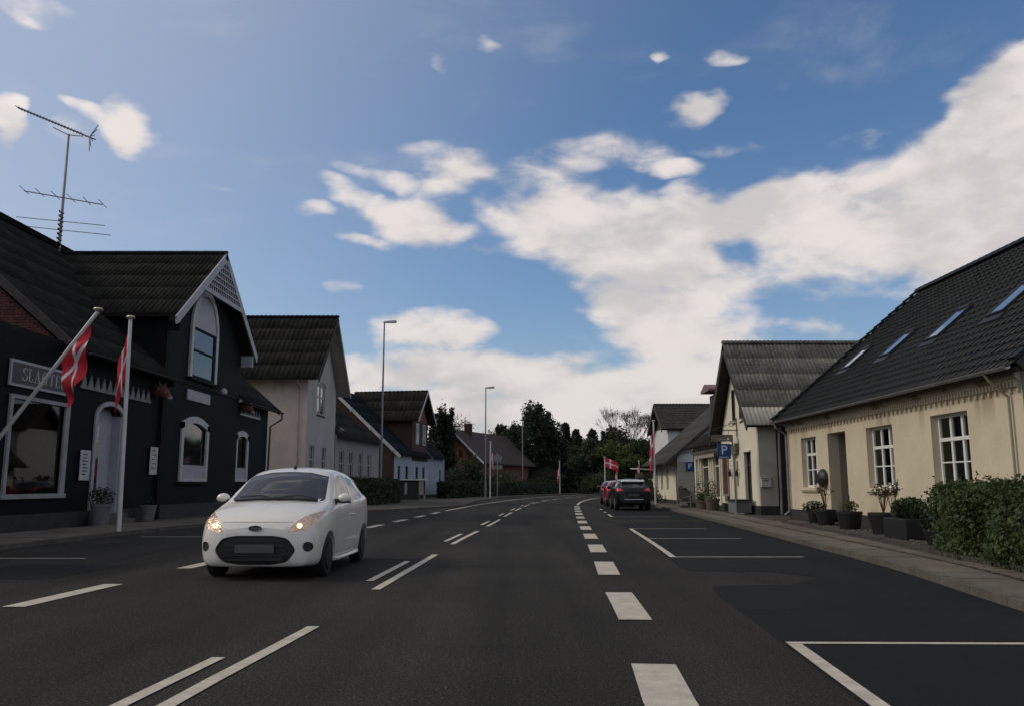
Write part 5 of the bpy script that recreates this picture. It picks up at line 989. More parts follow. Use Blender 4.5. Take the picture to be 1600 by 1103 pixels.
# hanging shop sign
hs = empty('hanging_sign', 'wrought iron bracket with a weathered board and two small bells hanging from the cream gable', 'sign', (9.9, 36.6, 3.55))
k = MB().tube([(9.9, 36.6, 3.62), (8.75, 36.6, 3.62)], .022, 6).tube([(9.9, 36.6, 4.1), (9.5, 36.6, 3.85), (9.1, 36.6, 3.75), (8.85, 36.6, 3.64)], .014, 5).tube([(9.86, 36.6, 3.3), (9.86, 36.6, 4.15)], .02, 6)
k.tube([(9.62+.13*(1-t/14)*math.cos(t), 36.6, 3.88+.15*(1-t/14)*math.sin(t)) for t in [i*.6 for i in range(18)]], .014, 5); k.build('bracket', 'iron', hs)
k = MB().tube([(9.5, 36.6, 3.6), (9.5, 36.6, 3.42)], .01, 4).tube([(8.95, 36.6, 3.6), (8.95, 36.6, 3.42)], .01, 4).build('chain', 'iron', hs)
MB().box(8.75, 9.68, 36.58, 36.62, 3.12, 3.42).build('board', 'wood', hs, bevel=.006); MB().box(8.79, 9.64, 36.572, 36.579, 3.16, 3.38).build('board_face', 'signlet', hs) if False else None
for x in (9.45, 9.83): MB().lathe([(.09, 0), (.085, .03), (.05, .12), (.035, .17), (.001, .19)], (x, 36.5, 3.1), 12).build('bell', 'dimwhite', hs)
# banner
bn = empty('shop_banner', 'narrow pink and red vertical banner on the shop front beside the door', 'banner', (9.7, 38.0, .9)); MB().box(9.5, 9.78, 38.0, 38.03, .75, 2.55).build('cloth', 'dimwhite', bn); MB().box(9.55, 9.73, 37.99, 38.0, .85, 2.45).build('print', 'banner', bn)
# wall lanterns
for s, lb in ((36.6, 'left'), (37.75, 'right')):
    t = empty('wall_lantern', 'small dark lantern on the cream wall at the %s of the cafe door' % ('near side' if lb == 'left' else 'far side'), 'lantern', (9.9, s, 1.9)); MB().tube([(9.9, s, 1.9), (9.78, s, 1.95), (9.78, s, 1.85)], .015, 5).build('arm', 'iron', t); MB().lathe([(.03, 0), (.07, .03), (.08, .2), (.02, .27)], (9.78, s, 1.62), 6).build('cage', 'iron', t)
# planters & stairs before the shop wing
tb = empty('planter_table', 'dark square planter box on the pavement below the near parking sign', 'planter', (9.35, 34.9, .08)); MB().box(9.08, 9.75, 34.4, 35.5, .12, .62).build('box', 'greypot', tb, bevel=.01); MB().box(9.0, 9.8, 34.3, 35.6, .62, .66).build('rim', 'plinth', tb)
MB().box(9.0, 9.4, 34.2, 34.28, .08, .12).build('foot', 'dimwhite', tb)
pot(9.25, 39.0, .34, .55, 'round stone pot with a bushy plant outside the shop window, nearest the banner', 'stonepot', 'leafmid', .42, 900, z=.08, squash=(.8, .8, 1.7)); pot(9.3, 41.0, .40, .42, 'wide stone bowl with low green plants outside the shop window', 'stonepot', 'leafmid', .36, 700, z=.08, squash=(1, 1, .6))
pot(9.45, 42.3, .3, .5, 'stone pot with a tall leggy shrub between the shop windows', 'stonepot', 'leafolive', .45, 700, z=.08, squash=(.7, .7, 2.1))
st = empty('entrance_steps', 'worn stone steps with an iron handrail at the end of the shop wing', 'steps', (9.4, 45, .08)); MB().box(8.7, 9.95, 43.6, 46, .05, .2).build('step', 'stonepot', st); MB().box(9.1, 9.95, 43.8, 46, .2, .36).build('step', 'kerb', st)
k = MB().tube([(8.8, 44.2, .1), (8.8, 44.2, 1.05), (9.0, 42.6, 1.25), (9.9, 42.4, 1.4)], .025, 6).tube([(8.8, 44.2, .55), (9.0, 42.6, .7), (9.85, 42.4, .8)], .018, 5).tube([(9.0, 42.6, .1), (9.0, 42.6, 1.25)], .02, 5); k.build('handrail', 'pole', st)
ct = empty('draped_coat', 'black coat draped over the handrail beside the shop steps', 'coat', (8.8, 43.9, .8)); k = MB()
k.prism([(8.72, 44.25, 1.12), (8.86, 44.0, 1.22), (9.02, 43.7, 1.1), (9.22, 43.3, .62), (9.15, 43.3, .5), (8.95, 43.6, .45), (8.75, 44.1, .55)], [(8.78, 44.3, 1.12), (8.92, 44.1, 1.18), (9.08, 43.8, 1.08), (9.28, 43.4, .62), (9.2, 43.4, .5), (9.0, 43.7, .47), (8.8, 44.2, .55)]).build('cloth', 'tyre', ct)
# bins
bi = empty('bin_shelter', 'low dark bin shelter with white flat top and pale side panel near the hedge', 'bin shelter', (-8.2, 69, 0))
MB().box(-9.25, -7.0, 68.5, 70, 1.62, 1.74).build('top', 'white', bi); MB().box(-9.2, -7.6, 68.7, 69.9, .05, 1.62).build('bin_body', 'binm', bi); MB().box(-7.58, -7.08, 68.6, 68.7, .5, 1.60).build('side_panel', 'binp', bi); MB().box(-7.18, -7.05, 68.6, 68.72, .05, 1.62).build('post', 'binp', bi)
MB().box(-8.75, -8.55, 68.66, 68.7, .5, 1.45).build('label', 'greypaint', bi)

# ------------------------------------------------------------------ hedges and vegetation
def blockhedge(poly, z0, z1, label, leaf, n, size, shade='core', seed=1, cat='hedge', jit=.06, amp=.10, fr=1.9):
    """clipped hedge: dark twiggy core with a shell of leaves"""
    P = [Vector(p) for p in poly]; c = sum(P, Vector((0, 0)))/len(P); t = empty('hedge', label, cat, (c.x, c.y, z0))
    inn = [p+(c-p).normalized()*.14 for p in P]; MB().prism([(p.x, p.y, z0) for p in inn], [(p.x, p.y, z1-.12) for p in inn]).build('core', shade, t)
    g = np.random.default_rng(seed); per = [(P[i], P[(i+1) % len(P)]) for i in range(len(P))]; H = z1-z0
    ar = [(b-a).length*H for a, b in per]; xs = [p.x for p in P]; ysx = [p.y for p in P]; top = abs(sum(P[i].x*P[(i+1) % len(P)].y-P[(i+1) % len(P)].x*P[i].y for i in range(len(P))))/2
    tot = sum(ar)+top; pts = []; nr = []
    for (a, b), A in zip(per, ar):
        m = int(n*A/tot); f = g.random(m); h = g.random(m)**.9; nn = Vector(((b-a).y, -(b-a).x)).normalized()
        if nn.dot(c-(a+b)/2) > 0: nn = -nn
        off = g.normal(size=m)*jit+amp*np.array([mn.noise(Vector((a.x+(b.x-a.x)*q, a.y+(b.y-a.y)*q, z0+H*w))*fr) for q, w in zip(f, h)])-.10*(h**4)
        pts.append(np.stack([a.x+(b.x-a.x)*f+nn.x*off, a.y+(b.y-a.y)*f+nn.y*off, z0+H*h+g.normal(size=m)*.03], 1)); nr.append(np.tile([nn.x, nn.y, .35], (m, 1)))
    m = int(n*top/tot); q = np.stack([g.uniform(min(xs), max(xs), m*2), g.uniform(min(ysx), max(ysx), m*2)], 1)
    def ins(x, y):
        r = False; j = len(P)-1
        for i in range(len(P)):
            if (P[i].y > y) != (P[j].y > y) and x < (P[j].x-P[i].x)*(y-P[i].y)/(P[j].y-P[i].y)+P[i].x: r = not r
            j = i
        return r
    q = np.array([p for p in q if ins(*p)]).reshape(-1, 2)
    if len(q):
        zz = z1+g.normal(size=len(q))*jit*.7+(amp*.5+.05)*np.array([mn.noise(Vector((x*1.7, y*1.7, 3))) for x, y in q])-.05; up = g.random(len(q)) > .97; zz[up] += g.random(up.sum())*.16
        pts.append(np.column_stack([q, zz])); nr.append(np.tile([0, 0, 1.], (len(q), 1)))
    leaf_object(np.concatenate(pts), size, None, 'leaves', t, g, np.concatenate(nr), mats=leaf)
    if size < .1:
        k = MB(); tp = []
        for i in range(150):
            q = random.choice(np.concatenate(pts)); dd = Vector((q[0]-c.x, q[1]-c.y, 0)).normalized() if q[2] < z1-.15 else Vector((random.uniform(-.4, .4), random.uniform(-.4, .4), 1)); e = Vector(q)+(dd+Vector((random.uniform(-.5, .5), random.uniform(-.5, .5), random.uniform(.2, 1)))).normalized()*random.uniform(.10, .26)
            k.tube([tuple(q), tuple(e)], .005, 4, r2=.002); tp += [Vector(q).lerp(e, f_)+Vector((random.uniform(-.02, .02), random.uniform(-.02, .02), 0)) for f_ in (.3, .5, .7, .85, 1)]
        k.build('shoots', 'twig', t); leaf_object(np.array(tp), size*.9, None, 'shoot_leaves', t, g, mats=leaf)
    return t
blockhedge([(7.62, 15.3), (7.05, 12.6), (6.75, 10.8), (6.5, 8.0), (9.4, 8.0), (9.4, 15.1), (8.2, 15.5)], .06, 1.17, 'big bushy green hedge in front of the yellow house at the right edge', ['leafhedge', 'leafhedge', 'leafmid'], 95000, .058, seed=3, jit=.085, amp=.24, fr=1.0)
blockhedge([(-9.3, 49.5), (-8.2, 61.5), (-9.4, 61.7), (-10.6, 49.5)], 0, 1.62, 'clipped dark hedge behind the white car at the foot of the nearest lamp', ['leafmid', 'leafdark'], 16000, .13, seed=4)
hp = [(KL(y)-2.6, y) for y in (80, 86, 92, 98, 104, 110, 116)]
blockhedge([(-6.4, 81)]+[(p[0]-.2, p[1]) for p in hp[1:]]+[(p[0]-1.6, p[1]) for p in hp[:0:-1]]+[(-7.4, 83)], 0, 1.55, 'long low dark hedge along the left footpath beyond the pale house', ['leafdark', 'leafmid'], 18000, .2, seed=5)
def bush(x, y, r, h, label, leaf, n=2500, size=.2, seed=1, name='bush', cat='bush'):
    t = empty(name, label, cat, (x, y, 0)); g = np.random.default_rng(seed); cl = g.normal(size=(9, 3))*np.array([r*.45, r*.45, h*.16])+np.array([x, y, h*.48]); k = g.integers(0, 9, n)
    p = g.normal(size=(n, 3)); p /= np.linalg.norm(p, axis=1)[:, None]; p = cl[k]+p*(g.random(n)**.35)[:, None]*np.array([r*.55, r*.55, h*.34]); p[:, 2] = np.maximum(p[:, 2], .05)
    leaf_object(p, size, None, 'foliage', t, g, mats=leaf); MB().tube([(x, y, -.05), (x+.05, y, h*.6)], .05, 6, r2=.02).build('stem', 'bark', t); return t
def twigs(x, y, z, h, n, label, leaf='twigred', r=.35, leafn=90, seed=1, leafs=.045):
    t = empty('young_shrub', label, 'shrub', (x, y, z)); g = random.Random(seed); b = MB(); tips = []
    for i in range(n):
        a = g.uniform(0, 2*PI); q = g.uniform(.2, 1)*r; p = [(x, y, z), (x+q*.4*math.cos(a), y+q*.4*math.sin(a), z+h*.5), (x+q*math.cos(a), y+q*math.sin(a), z+h*g.uniform(.7, 1))]; b.tube(p, .009, 4, r2=.003); tips.append((p[1], p[2]))
        for k in range(3):
            f = g.uniform(.1, .9); o = Vector(p[1]).lerp(Vector(p[2]), f); e = o+Vector((g.uniform(-.12, .12), g.uniform(-.12, .12), g.uniform(.05, .16))); b.tube([o, e], .005, 4, r2=.002); tips.append((tuple(o), tuple(e)))
    b.build('branches', 'twigred', t); gg = np.random.default_rng(seed); P = np.array([Vector(a).lerp(Vector(c), g.random()) for a, c in [g.choice(tips) for _ in range(leafn)]])+gg.normal(size=(leafn, 3))*.015
    leaf_object(P, leafs, leaf, 'leaves', t, gg); return t
# pots and shrubs along the yellow house
pot(9.3, 26.0, .22, .3, 'low dark fern in a small pot left of the yellow house doorway', 'terra', 'leafdark', .38, 900, z=.06, squash=(1, 1.2, .6))
pot(9.15, 24.7, .30, .45, 'dark plastic pot with dry reddish twigs by the yellow house doorway', 'terra', None, 0, z=.09); twigs(9.15, 24.7, .5, .85, 14, 'bare reddish twiggy shrub growing by the yellow house doorway', 'leafbrown', .45, 160, 3)
pot(9.0, 22.6, .34, .46, 'round dark pot with short green shoots and a wooden stake', 'terra', 'leafhedge', .26, 350, z=.09, squash=(1, 1, .6)); MB().tube([(9.25, 23.2, .1), (9.25, 23.2, .98)], .02, 6).build('stake', 'iron', bed)
pot(8.95, 20.4, .36, .5, 'round dark pot under the middle window with a twiggy shrub', 'terra', None, 0, z=.09); twigs(8.95, 20.4, .55, .75, 12, 'twiggy shrub with small leaves in the dark pot under the middle window', 'leafolive', .32, 200, 5)
twigs(8.85, 19.6, .45, 1.0, 9, 'loose leafy young shrub leaning right between the two large pots', 'leafbrown', .38, 170, 8)
pot(8.75, 18.6, .42, .44, 'large square dark planter filled with bushy greenery next to the hedge', 'terra', 'leafmid', .36, 2200, z=.09, round_=False, squash=(1, 1.5, .75), size=.07)
pot(8.35, 16.6, .30, .3, 'bushy evergreen plant tucked against the near end of the big hedge', 'terra', 'leafdark', .36, 1800, z=.09, squash=(.8, 1.3, .8), size=.07)
bush(12.6, 58.5, .9, 1.9, 'dark climbing shrub at the foot of the off white house wall', ['leafdark', 'leafmid'], 1400, .14, 3); bush(10.2, 63, 1.1, 1.9, 'dark shrub beyond the off white house beside the flagpole', ['leafdark'], 1600, .16, 4)
bush(9.3, 54.5, .35, 1.3, 'small climbing plant against the street wall of the off white house', ['leafdark', 'leafmid'], 500, .1, 5)
bush(2.6, 113, 1.6, 2.2, 'rounded shrub with pale blossom beside the far end of the low hedge', ['leafmid', 'flagw'] if False else ['leafmid', 'leafolive'], 2200, .2, 6); bush(5.0, 118, 1.8, 2.6, 'dark rounded bush near the lone far flagpole', ['leafdark', 'leafmid'], 2400, .22, 7)
bush(12.5, 120, 2.6, 3.2, 'wide low shrub mass by the bend behind the flying flag', ['leafmid', 'leafolive'], 3500, .26, 8); bush(-4.5, 92, 2.0, 3.8, 'tall garden shrub in front of the far brick bungalow', ['leafdark', 'leafmid'], 4000, .2, 9); bush(-1.6, 97, 2.3, 3.4, 'spreading garden shrub between the two middle street lamps', ['leafdark', 'leafmid'], 4000, .2, 10)
bush(-6.9, 93.5, 1.7, 3.2, 'garden shrub just beyond the corner of the pale painted house', ['leafdark'], 3000, .2, 11)

def crowntree(x, y, h, r, label, leaf, n=9000, size=.35, seed=1, kind='round', cb=.18, name='tree', trunk=.25):
    """trunk and limbs with a clumpy crown of leaf faces"""
    t = empty(name, label, 'tree', (x, y, 0)); g = np.random.default_rng(seed); b = MB(); z0 = h*cb
    b.tube([(x, y, -.3), (x+.1, y, z0), (x, y+.1, h*.8)], trunk, 8, r2=trunk*.25)
    if kind == 'conifer':
        nc = 150; f = g.random(nc)**.8; rad = r*(1-f)**.75*(.75+.4*g.random(nc))+.15; ang = g.random(nc)*2*PI; cl = np.stack([x+rad*.75*np.cos(ang), y+rad*.75*np.sin(ang), z0+(h-z0)*f-.15*rad], 1); cr = np.stack([.22*rad+.25*r*.5]*2+[.12*h*(.4+.6*(1-f))*.5+.2], 1)
        cl[-3:] = [[x, y, h*.95], [x+.2, y, h*.9], [x-.1, y, h*.985]]; cr[-3:] = [.3, .3, h*.04]
    else:
        nc = 70; u = g.normal(size=(nc, 3)); u /= np.linalg.norm(u, axis=1)[:, None]; q = (.45+.55*g.random(nc))[:, None]; cz = z0+(h-z0)*.5
        cl = np.array([x, y, cz])+u*q*np.array([r*.85, r*.85, (h-z0)*.46]); cr = np.tile([r*.24, r*.24, (h-z0)*.11], (nc, 1))*(.6+.7*g.random(nc))[:, None]
    for i in range(0, len(cl), 6): b.tube([(x, y, min(h*.75, max(z0*.8, cl[i][2]-r*.5))), tuple((np.array([x, y, cl[i][2]-.2])+cl[i])/2), tuple(cl[i])], trunk*.3, 5, r2=.03)
    b.build('trunk', 'bark', t); k = g.integers(0, len(cl), n); p = g.normal(size=(n, 3)); p /= np.linalg.norm(p, axis=1)[:, None]; rr = (g.random(n)**.5)*(1+.25*(g.random(n) > .9))
    p = cl[k]+p*rr[:, None]*cr[k]*1.25; p[:, 2] = np.maximum(p[:, 2], .1); leaf_object(p, size, None, 'crown', t, g, mats=leaf); return t
def baretree(x, y, h, label, seed=1, r=.2, m='twig', leaf=None, spread=.55, depth=6, nl=900, dn=2):
    t = empty('bare_tree', label, 'tree', (x, y, 0)); g = random.Random(seed); b = MB(); tips = []
    def br(p, d, L, rad, k):
        e = p+d*L; mid = p+d*L*.5+Vector((g.uniform(-1, 1), g.uniform(-1, 1), 0))*L*.05; b.tube([p, mid, e], rad, 5 if k > 3 else 3, r2=rad*.68, cap=False)
        if k == 0: tips.append(e); return
        for i in range(dn if k < depth else dn+1):
            ax = Vector((g.uniform(-1, 1), g.uniform(-1, 1), g.uniform(-.2, .4))); nd = (d+ax*spread+Vector((0, 0, .12))).normalized(); br(e, nd, L*g.uniform(.66, .84), max(.018, rad*.62), k-1)
    br(Vector((x, y, -.2)), Vector((g.uniform(-.05, .05), 0, 1)), h*.27, r, depth); b.build('branches', m, t)
    if leaf:
        gg = np.random.default_rng(seed); P = np.array([tips[i] for i in gg.integers(0, len(tips), nl)])+gg.normal(size=(nl, 3))*.35; leaf_object(P, .16, leaf, 'buds', t, gg)
    return t
crowntree(-8.5, 103, 11.4, 2.0, 'dark pointed conifer behind the brick house wing', ['leafcon'], 12000, .26, 11, 'round', .05)
crowntree(3.0, 124, 13.3, 4.3, 'largest dark evergreen tree in the centre behind the third street lamp', ['leafcon', 'leafdark'], 34000, .34, 12, 'round', .02)
crowntree(-.6, 128, 11.4, 3.0, 'dark evergreen leaning on the left flank of the largest tree', ['leafcon', 'leafdark'], 14000, .34, 13, 'round', .05)
crowntree(6.0, 129, 11.0, 2.6, 'dark evergreen on the right flank of the largest tree', ['leafcon', 'leafdark'], 14000, .34, 14, 'round', .05)
baretree(-6.9, 126, 11.8, 'bare grey tree behind the bungalow chimney, left of two', 21, .13, spread=.6, leaf='leafbrown'); baretree(-3.4, 128, 10.4, 'bare grey tree above the long bungalow roof, right of two', 22, .12, spread=.6, leaf='leafbrown')
crowntree(-2.2, 136, 9.2, 2.6, 'mid green tree showing between the bare trees and the largest evergreen', ['leafmid'], 7000, .3, 15)
# the wood at the bend: each trunk and crown of its own
specs = [(9.4, 146, 10.8, 2.0, 'conifer', ['leafcon', 'leafdark'], 'narrow dark spruce just right of the largest evergreen'), (12.0, 156, 10.3, 2.6, 'conifer', ['leafdark', 'leafolive'], 'dark spruce in the wood left of the flying flag'), (15.4, 160, 10.6, 2.6, 'conifer', ['leafcon', 'leafdark'], 'pointed spruce in the middle of the wood'),
 (18.6, 158, 11.2, 2.8, 'round', ['leafdark', 'leafolive'], 'olive tinged tree in the wood above the flying flag'), (21.5, 162, 11.6, 3.2, 'round', ['leafolive', 'leafbrown'], 'sparse olive tree in the wood left of the bare crowns'), (25.5, 158, 9.8, 4.2, 'round', ['leafdark', 'leafmid'], 'dark tree below the left bare crown'), (30, 160, 10.0, 4.4, 'round', ['leafdark', 'leafolive'], 'dark tree below the right bare crown'),
 (12.6, 140, 8.4, 3.8, 'round', ['leafolive', 'leafdark'], 'brownish young tree at the left of the wood edge'), (17.2, 138, 7.8, 4.6, 'round', ['leafpale', 'leafmid'], 'pale green willow like tree before the wood behind the flying flag'), (22.2, 142, 8.2, 3.6, 'round', ['leafmid', 'leafdark'], 'dull green tree right of the pale green one'), (26.5, 140, 8.6, 4.0, 'round', ['leafdark', 'leafmid'], 'dark bushy tree behind the flagpole by the parked car'), (31.0, 138, 9.0, 4.2, 'round', ['leafdark', 'leafmid'], 'dark tree just left of the tall tiled house'),
 (37, 150, 12, 5, 'round', ['leafdark'], 'dark tree hidden mostly behind the tall tiled house'), (8.6, 158, 9, 4, 'round', ['leafdark', 'leafmid'], 'low dark tree filling the gap beside the largest evergreen'), (-14, 118, 9.5, 4, 'round', ['leafdark'], 'dark tree behind the roof of the pale house'), (-9, 140, 8.0, 5, 'round', ['leafdark', 'leafmid'], 'low dark tree behind the bungalow roof'), (20, 168, 10, 5.5, 'round', ['leafdark', 'leafmid'], 'broad dark tree deep in the wood centre'), (13, 170, 10, 5.5, 'round', ['leafdark'], 'broad dark tree deep in the wood left'), (28, 172, 10, 6, 'round', ['leafdark'], 'broad dark tree deep in the wood right')]
for i, (x, y, h, r, kd, lf, lb) in enumerate(specs): crowntree(x, y, h*1.06+.2, r*1.08, lb, lf, 11000 if y < 165 else 7000, .36, 40+i, kd, .06, trunk=.2)
baretree(21.6, 150, 15.6, 'large bare rounded tree above the wood, left of the pair', 31, .2, spread=.48, depth=6, dn=3, leaf='leafbrown', nl=700); baretree(25.6, 151, 15.2, 'large bare rounded tree above the wood next to the tall tiled house', 32, .2, spread=.48, depth=6, dn=3)
# undergrowth along the wood edge: one mass
g = np.random.default_rng(77); n = 60000; xx = g.uniform(3, 62, n); yy = 131+.42*np.clip(xx-3, 0, 60)+g.random(n)*14; hh = 4.6+1.2*np.sin(xx*.7)+g.random(n)*.8
tag_o = leaf_object(np.stack([xx, yy, g.random(n)**.8*hh*(1-.0*xx)], 1), .5, None, 'undergrowth', None, g, mats=['leafdark', 'leafmid', 'leafcon']); tag_o['kind'] = 'stuff'
tag(tag_o, 'dark tangled undergrowth along the foot of the wood at the bend', 'undergrowth')

# ------------------------------------------------------------------ cars (built facing -Y, x to the car's left)
def pchip(xs, ys, x):
    f = spline(list(zip(ys, xs))); return np.array([f(v) for v in x])
def loftbody(st, nx=90, sub=5):
    X = [s[0] for s in st]; K = len(st[0][1]); ctrl = np.array([[(0, s[1][0][1])]+list(s[1]) for s in st], float)      # first point: bottom centre
    xs = np.concatenate([np.linspace(X[0], X[0]+.25, 12)[:-1], np.linspace(X[0]+.25, X[-1]-.2, nx), np.linspace(X[-1]-.2, X[-1], 10)[1:]])
    arr = np.stack([np.stack([pchip(X, ctrl[:, k, c], xs) for c in (0, 1)], 1) for k in range(K+1)], 1)   # (nx, K+1, 2)
    rings = []
    for i in range(len(xs)):
        p = arr[i]; half = []
        for k in range(K):
            p0 = p[k-1] if k > 0 else np.array([-p[1][0], p[1][1]]); p3 = p[k+2] if k+2 <= K else np.array([-p[K-1][0], p[K-1][1]]); p1, p2 = p[k], p[k+1]
            for j in range(sub):
                t = j/sub; q = .5*((2*p1)+(-p0+p2)*t+(2*p0-5*p1+4*p2-p3)*t*t+(-p0+3*p1-3*p2+p3)*t**3); half.append(q)
        half.append(p[K]); half = np.array(half); half[:, 0] = np.maximum(half[:, 0], 0); half[0, 0] = 0; half[-1, 0] = 0
        ring = [(h[0], xs[i], h[1]) for h in half]+[(-h[0], xs[i], h[1]) for h in half[-2:0:-1]]; rings.append(ring)
    n = len(rings[0]); b = MB(); b.add([v for r in rings for v in r], [(i*n+k, i*n+(k+1) % n, (i+1)*n+(k+1) % n, (i+1)*n+k) for i in range(len(rings)-1) for k in range(n)]+[tuple(range(n))[::-1], tuple(range((len(rings)-1)*n, len(rings)*n))])
    return b
def boolean(o, cutter, op):
    md = o.modifiers.new('b', 'BOOLEAN'); md.operation = op; md.object = cutter; md.solver = 'EXACT'
    dg = bpy.context.evaluated_depsgraph_get(); dg.update(); me = bpy.data.meshes.new_from_object(o.evaluated_get(dg)); o.modifiers.remove(md); return me
def tmpobj(b, m='trim', smooth=True):
    o = bpy.data.objects.new('tmp', b.mesh('tmp', m, smooth=smooth)); COL.objects.link(o); return o
def fprism(poly, fo, fi, axis):    # axis 'y': poly in (x,z), depth along y; axis 'x': poly in (y,z), depth along x
    b = MB(); mk = (lambda p, d: (p[0], d, p[1])) if axis == 'y' else (lambda p, d: (d, p[0], p[1])) if axis == 'x' else (lambda p, d: (p[0], p[1], d))
    return b.prism([mk(p, fo(*p)) for p in poly], [mk(p, fi(*p)) for p in poly])
def rounded(poly, r=.04, n=4):
    out = []; m = len(poly)
    for i in range(m):
        a, b, c = Vector(poly[i-1]), Vector(poly[i]), Vector(poly[(i+1) % m]); u = (a-b); v = (c-b); rr = min(r, u.length*.45, v.length*.45); p, q = b+u.normalized()*rr, b+v.normalized()*rr
        for k in range(n+1): t = k/n; out.append(tuple(p*(1-t)**2+b*2*t*(1-t)+q*t*t))
    return out
def mirror(poly): return [(-x, z) for x, z in poly][::-1]
def set_mat(me, m):
    me.materials.clear(); me.materials.append(MT[m] if isinstance(m, str) else m); me.polygons.foreach_set('material_index', [0]*len(me.polygons)); me.update()
def smoothang(me, ang=35):
    me.polygons.foreach_set('use_smooth', [True]*len(me.polygons)); me.set_sharp_from_angle(angle=R(ang))
def wheel(parent, x, y, r, w, side, rimm='rim', spokes=7, steer=0):
    t = MB(); pr = [(r*.62, -w/2), (r*.9, -w/2), (r*.985, -w*.38), (r, -w*.2), (r, w*.2), (r*.985, w*.38), (r*.9, w/2), (r*.62, w/2)]; t.lathe(pr, (0, 0, 0), 32, 'x')
    o = t.build('wheel', 'tyre', parent, smooth=True, loc=Vector((0, 0, 0))); smoothang(o.data, 40); o.location = (x, y, r); o.rotation_euler = (0, 0, steer)
    k = MB(); d = side*w*.5
    k.lathe([(r*.60, 0), (r*.64, 0), (r*.64, .02*side), (r*.60, .02*side)], (d*.95, 0, 0), 32, 'x')
    for i in range(spokes):
        a = 2*PI*i/spokes; u = Vector((0, math.cos(a), math.sin(a))); v = Vector((0, -math.sin(a), math.cos(a))); c = Vector((d*.82, 0, 0)); wd = .022
        k.hexa([c+u*.03-v*wd, c+u*.03+v*wd, c+u*r*.62+v*wd*1.3, c+u*r*.62-v*wd*1.3]+[q+Vector((.025*side, 0, 0)) for q in (c+u*.03-v*wd, c+u*.03+v*wd, c+u*r*.62+v*wd*1.3, c+u*r*.62-v*wd*1.3)])
    k.lathe([(.001, 0), (r*.17, 0), (r*.14, .02*side), (.001, .025*side)], (d*.9, 0, 0), 16, 'x'); k.build('rim', rimm, o, loc=Vector((0, 0, 0)))
    MB().lathe([(.001, 0), (r*.6, 0), (r*.6, .01*side), (.001, .01*side)], (d*.45, 0, 0), 24, 'x').build('brake_disc', 'rimdark', o, loc=Vector((0, 0, 0)))
def carve(body, root, prisms, name, m, push=(0, 0, 0), build=True):
    """cut a pocket in the body for each prism and fit the matching piece of its surface as a part"""
    out = []
    for pr in prisms:
        c = tmpobj(pr, 'trim', False); piece = boolean(body, c, 'INTERSECT') if build else None
        me = boolean(body, c, 'DIFFERENCE'); old = body.data; body.data = me; bpy.data.meshes.remove(old)
        if build and len(piece.vertices):
            set_mat(piece, m); p = bpy.data.objects.new(name, piece); COL.objects.link(p); p.parent = root; smoothang(piece, 30)
            co = np.empty(len(piece.vertices)*3); piece.vertices.foreach_get('co', co); co = co.reshape(-1, 3); cc = co.mean(0); co = (co-cc)*.992+cc+np.array(push); piece.vertices.foreach_set('co', co.ravel()); piece.update(); out.append(p)
        bpy.data.objects.remove(c)
    return out

